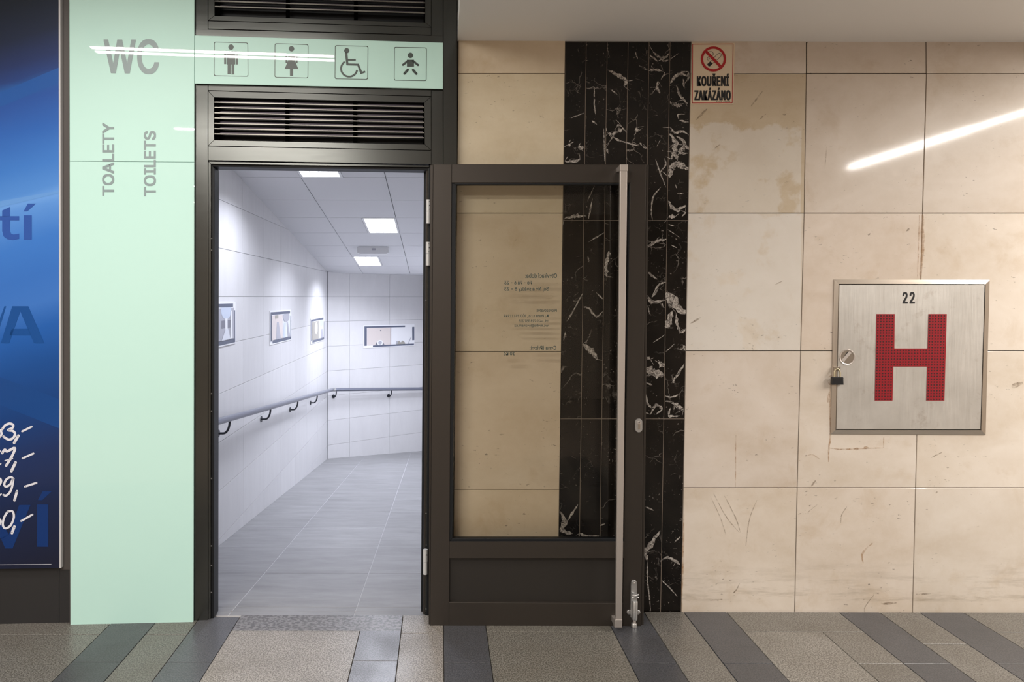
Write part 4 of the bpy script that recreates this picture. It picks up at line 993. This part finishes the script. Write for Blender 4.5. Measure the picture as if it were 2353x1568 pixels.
# handrail
hr = empty('handrail', (-1.38, 4.4, zf(4.4)), 'grey tubular handrail running along the corridor walls and round the corner', 'handrail')
def rz(y): return 1.51 - (0.777 + (y - 4.42) * 0.088)
xr = -1.382
ra = V(xr, 3.55, rz(3.55)); rb = V(xr, 9.19, rz(9.19)); 
rc_ = BW.at(971, 894, 0.08); rd = rb.lerp(rc_, 2.2)
rdir = (rc_ - rb); 
par(MB().tube([ra, rb], 0.0215, 20).build('rail', M['rail'], smooth=True), hr)
par(MB().tube([rb, rb + rdir * 2.0], 0.0215, 20).build('rail', M['rail'], smooth=True), hr)
m = MB(); m.tube([rb + V(0, -.03, .0026), rb + V(.004, .0, 0), rb + rdir.normalized() * .04], 0.0228, 18); par(m.build('elbow_joint', M['zinc'], smooth=True), hr)
def bracket(top, wall, nrm):
    b = empty('x', top); bpy.data.objects.remove(b)
    m = MB(); d = top - wall; hz = Vector((d.x, d.y, 0)); dn = d.z
    pts = [wall + hz * .02]
    for k in range(9):
        a = math.pi / 2 * k / 8
        pts.append(wall + hz * (.45 + .55 * math.sin(a)) + V(0, 0, dn * (1 - math.cos(a))))
    m.tube(pts, 0.0075, 10)
    br = m.build('bracket', M['brk'], smooth=True); par(br, hr)
    m = MB(); m.tube([wall, wall + nrm * .006], 0.024, 18); pl = m.build('wall_plate', M['brk'], smooth=True); pl.parent = br
for y in (4.70, 5.83, 6.95, 8.05):
    bracket(V(xr, y, rz(y) - .018), V(-1.459, y, rz(y) - .10), V(1, 0, 0))
for x in (773, 900):
    p = BW.at(x, 900, .08); s, _ = BW.loc(p)
    t = (p - rb).dot(rdir) / rdir.length_squared; zz = (rb + rdir * t).z
    wp = BW.w(s, 0, 0.001); bracket(V(p.x, p.y, zz - .018), V(wp.x, wp.y, zz - .10), BW.n)
# pictures
def frame_polys():
    return [('slate', R4(.02, .04, .93, .12), 'printed_border'), ('slate', R4(.10, .88, .98, .97), 'printed_border'), ('slate', R4(.02, .04, .06, .90), 'printed_border'), ('slate', R4(.95, .20, .98, .97), 'printed_border')]
E = lambda cx_, cy_, rx, ry, n=20: [(cx_ + rx * math.cos(2 * math.pi * k / n), cy_ + ry * math.sin(2 * math.pi * k / n)) for k in range(n)]
pw = 0.9; pzt = LW.at(539.5, 694).z; pzb = LW.at(539.5, 789).z
def lwq(y0, y1, zt, zb): return (y0, y1, zt, zb)
def pic3(label, plane, TL, TR, BR, BL, polys):
    q = [TL, TR, BR, BL]
    f = lambda s, t, o: TL.lerp(TR, s).lerp(BL.lerp(BR, s), t) + plane.n * o
    e = empty('picture', f(.5, 1, 0), label, 'picture', 'photo prints on the corridor walls')
    par(block('backing_board', [f(0, 1, .006), f(1, 1, .006), f(1, 0, .006), f(0, 0, .006)], plane.n, 0.005, M['white']), e)
    for k, (mname, pts, nm) in enumerate(polys):
        if nm == 'photo': pts = [(min(max(x, .065), .948), min(max(y, .125), .895)) for x, y in pts]
        vs = [f(x, y, 0.0066 + 0.0004 * k) for x, y in pts]
        o = mk(nm, vs, [tuple(range(len(vs)))], M[mname]); par(o, e)
    return e
y1_ = LW.at(539.5, 740).y
pic3('print in white frame nearest the doorway, showing a washbasin', LW, V(-1.46, y1_ - .9, pzt + .002), V(-1.46, y1_, pzt), V(-1.46, y1_, pzb), V(-1.46, y1_ - .9, pzb - .002),
     frame_polys() + [('p_grey', R4(.06, .14, .95, .87), 'photo'), ('p_pale', R4(.06, .14, .60, .87), 'photo'), ('p_grey', R4(.55, .14, .90, .87), 'photo'), ('p_dark', R4(.62, .42, .86, .60), 'photo'), ('p_blue', E(.74, .18, .13, .22), 'photo'), ('white', R4(.71, .38, .77, .80), 'photo'), ('white', [(.85, .2), (.88, .2), (.90, .86), (.84, .86)], 'photo'),
                      ('p_pale', [(.62, .87), (.72, .62), (.78, .62), (.84, .87)], 'photo')])
pic3('print in white frame in the middle of the left corridor wall', LW, LW.at(619, 715), LW.at(668, 712), LW.at(668, 781.5), LW.at(619, 793.5),
     frame_polys() + [('p_pink', R4(.06, .14, .55, .87), 'photo'), ('p_pale', R4(.55, .14, .94, .87), 'photo'), ('p_grey', [(.28, .35), (.36, .35), (.46, .87), (.24, .87)], 'photo'), ('p_olive', R4(.20, .14, .34, .24), 'photo'), ('p_blue', [(.62, .40), (.70, .40), (.66, .87), (.56, .87)], 'photo'),
                      ('p_grey', [(.74, .4), (.80, .4), (.92, .87), (.80, .87)], 'photo'), ('p_grey', E(.72, .22, .16, .16), 'photo')])
pic3('print in white frame close to the corridor corner', LW, LW.at(713, 733), LW.at(744, 727.5), LW.at(744, 782), LW.at(713, 791),
     frame_polys() + [('p_olive', R4(.08, .14, .55, .87), 'photo'), ('p_pale', R4(.55, .14, .94, .87), 'photo'), ('white', E(.36, .42, .10, .24), 'photo'), ('p_grey', [(.74, .5), (.84, .5), (.92, .87), (.70, .87)], 'photo'), ('p_blue', E(.72, .24, .14, .16), 'photo')])
pic3('wide print in white frame on the slanting wall, showing a toilet bowl and urinal', BW, BW.at(834.2, 747.8), BW.at(951.7, 745.5), BW.at(951.7, 794.6), BW.at(834.2, 800.5),
     [('slate', R4(.02, .05, .81, .12), 'printed_border'), ('slate', R4(.18, .90, .99, .97), 'printed_border'), ('slate', R4(.02, .05, .065, .90), 'printed_border'), ('slate', R4(.955, .12, .995, .74), 'printed_border'), ('p_pink', R4(.07, .12, .52, .90), 'photo'), ('white', R4(.53, .12, .95, .90), 'photo'), ('p_dark', R4(.518, .11, .526, .90), 'photo'),
      ('p_dark', [(.22, .90), (.25, .76), (.37, .76), (.40, .90)], 'photo'), ('white', E(.315, .80, .055, .13), 'photo'), ('p_grey', E(.315, .79, .035, .08), 'photo'), ('p_dark', E(.325, .24, .012, .03), 'photo'), ('p_olive', E(.72, .90, .09, .17), 'photo'), ('p_grey', R4(.63, .75, .66, .88), 'photo'),
      ('white', [(.69, .45), (.75, .45), (.76, .70), (.72, .82), (.68, .70)], 'photo'), ('p_grey', [(.86, .90), (.92, .60), (.93, .62), (.875, .90)], 'photo')])

# ------------------------------------------------------------------ fluorescent battens of the hall (some seen as reflections, others unseen and added for ambient light)
for i, (x, y, z, r, k) in enumerate(HALL):
    if k < .3: continue
    e = empty('fluorescent_lamp', (x, y, z + .03), 'white fluorescent batten lamp under the hall ceiling, outside the picture', 'lamp', 'fluorescent lamps of the hall'); e.rotation_euler.z = math.radians(r)
    top = (3.15 if z > 2.9 else SOF) - .002
    o = MB().box(-.77, .77, -.05, .05, z + .006 - e.location.z, top - e.location.z).build('housing', M['whitep']); o.parent = e
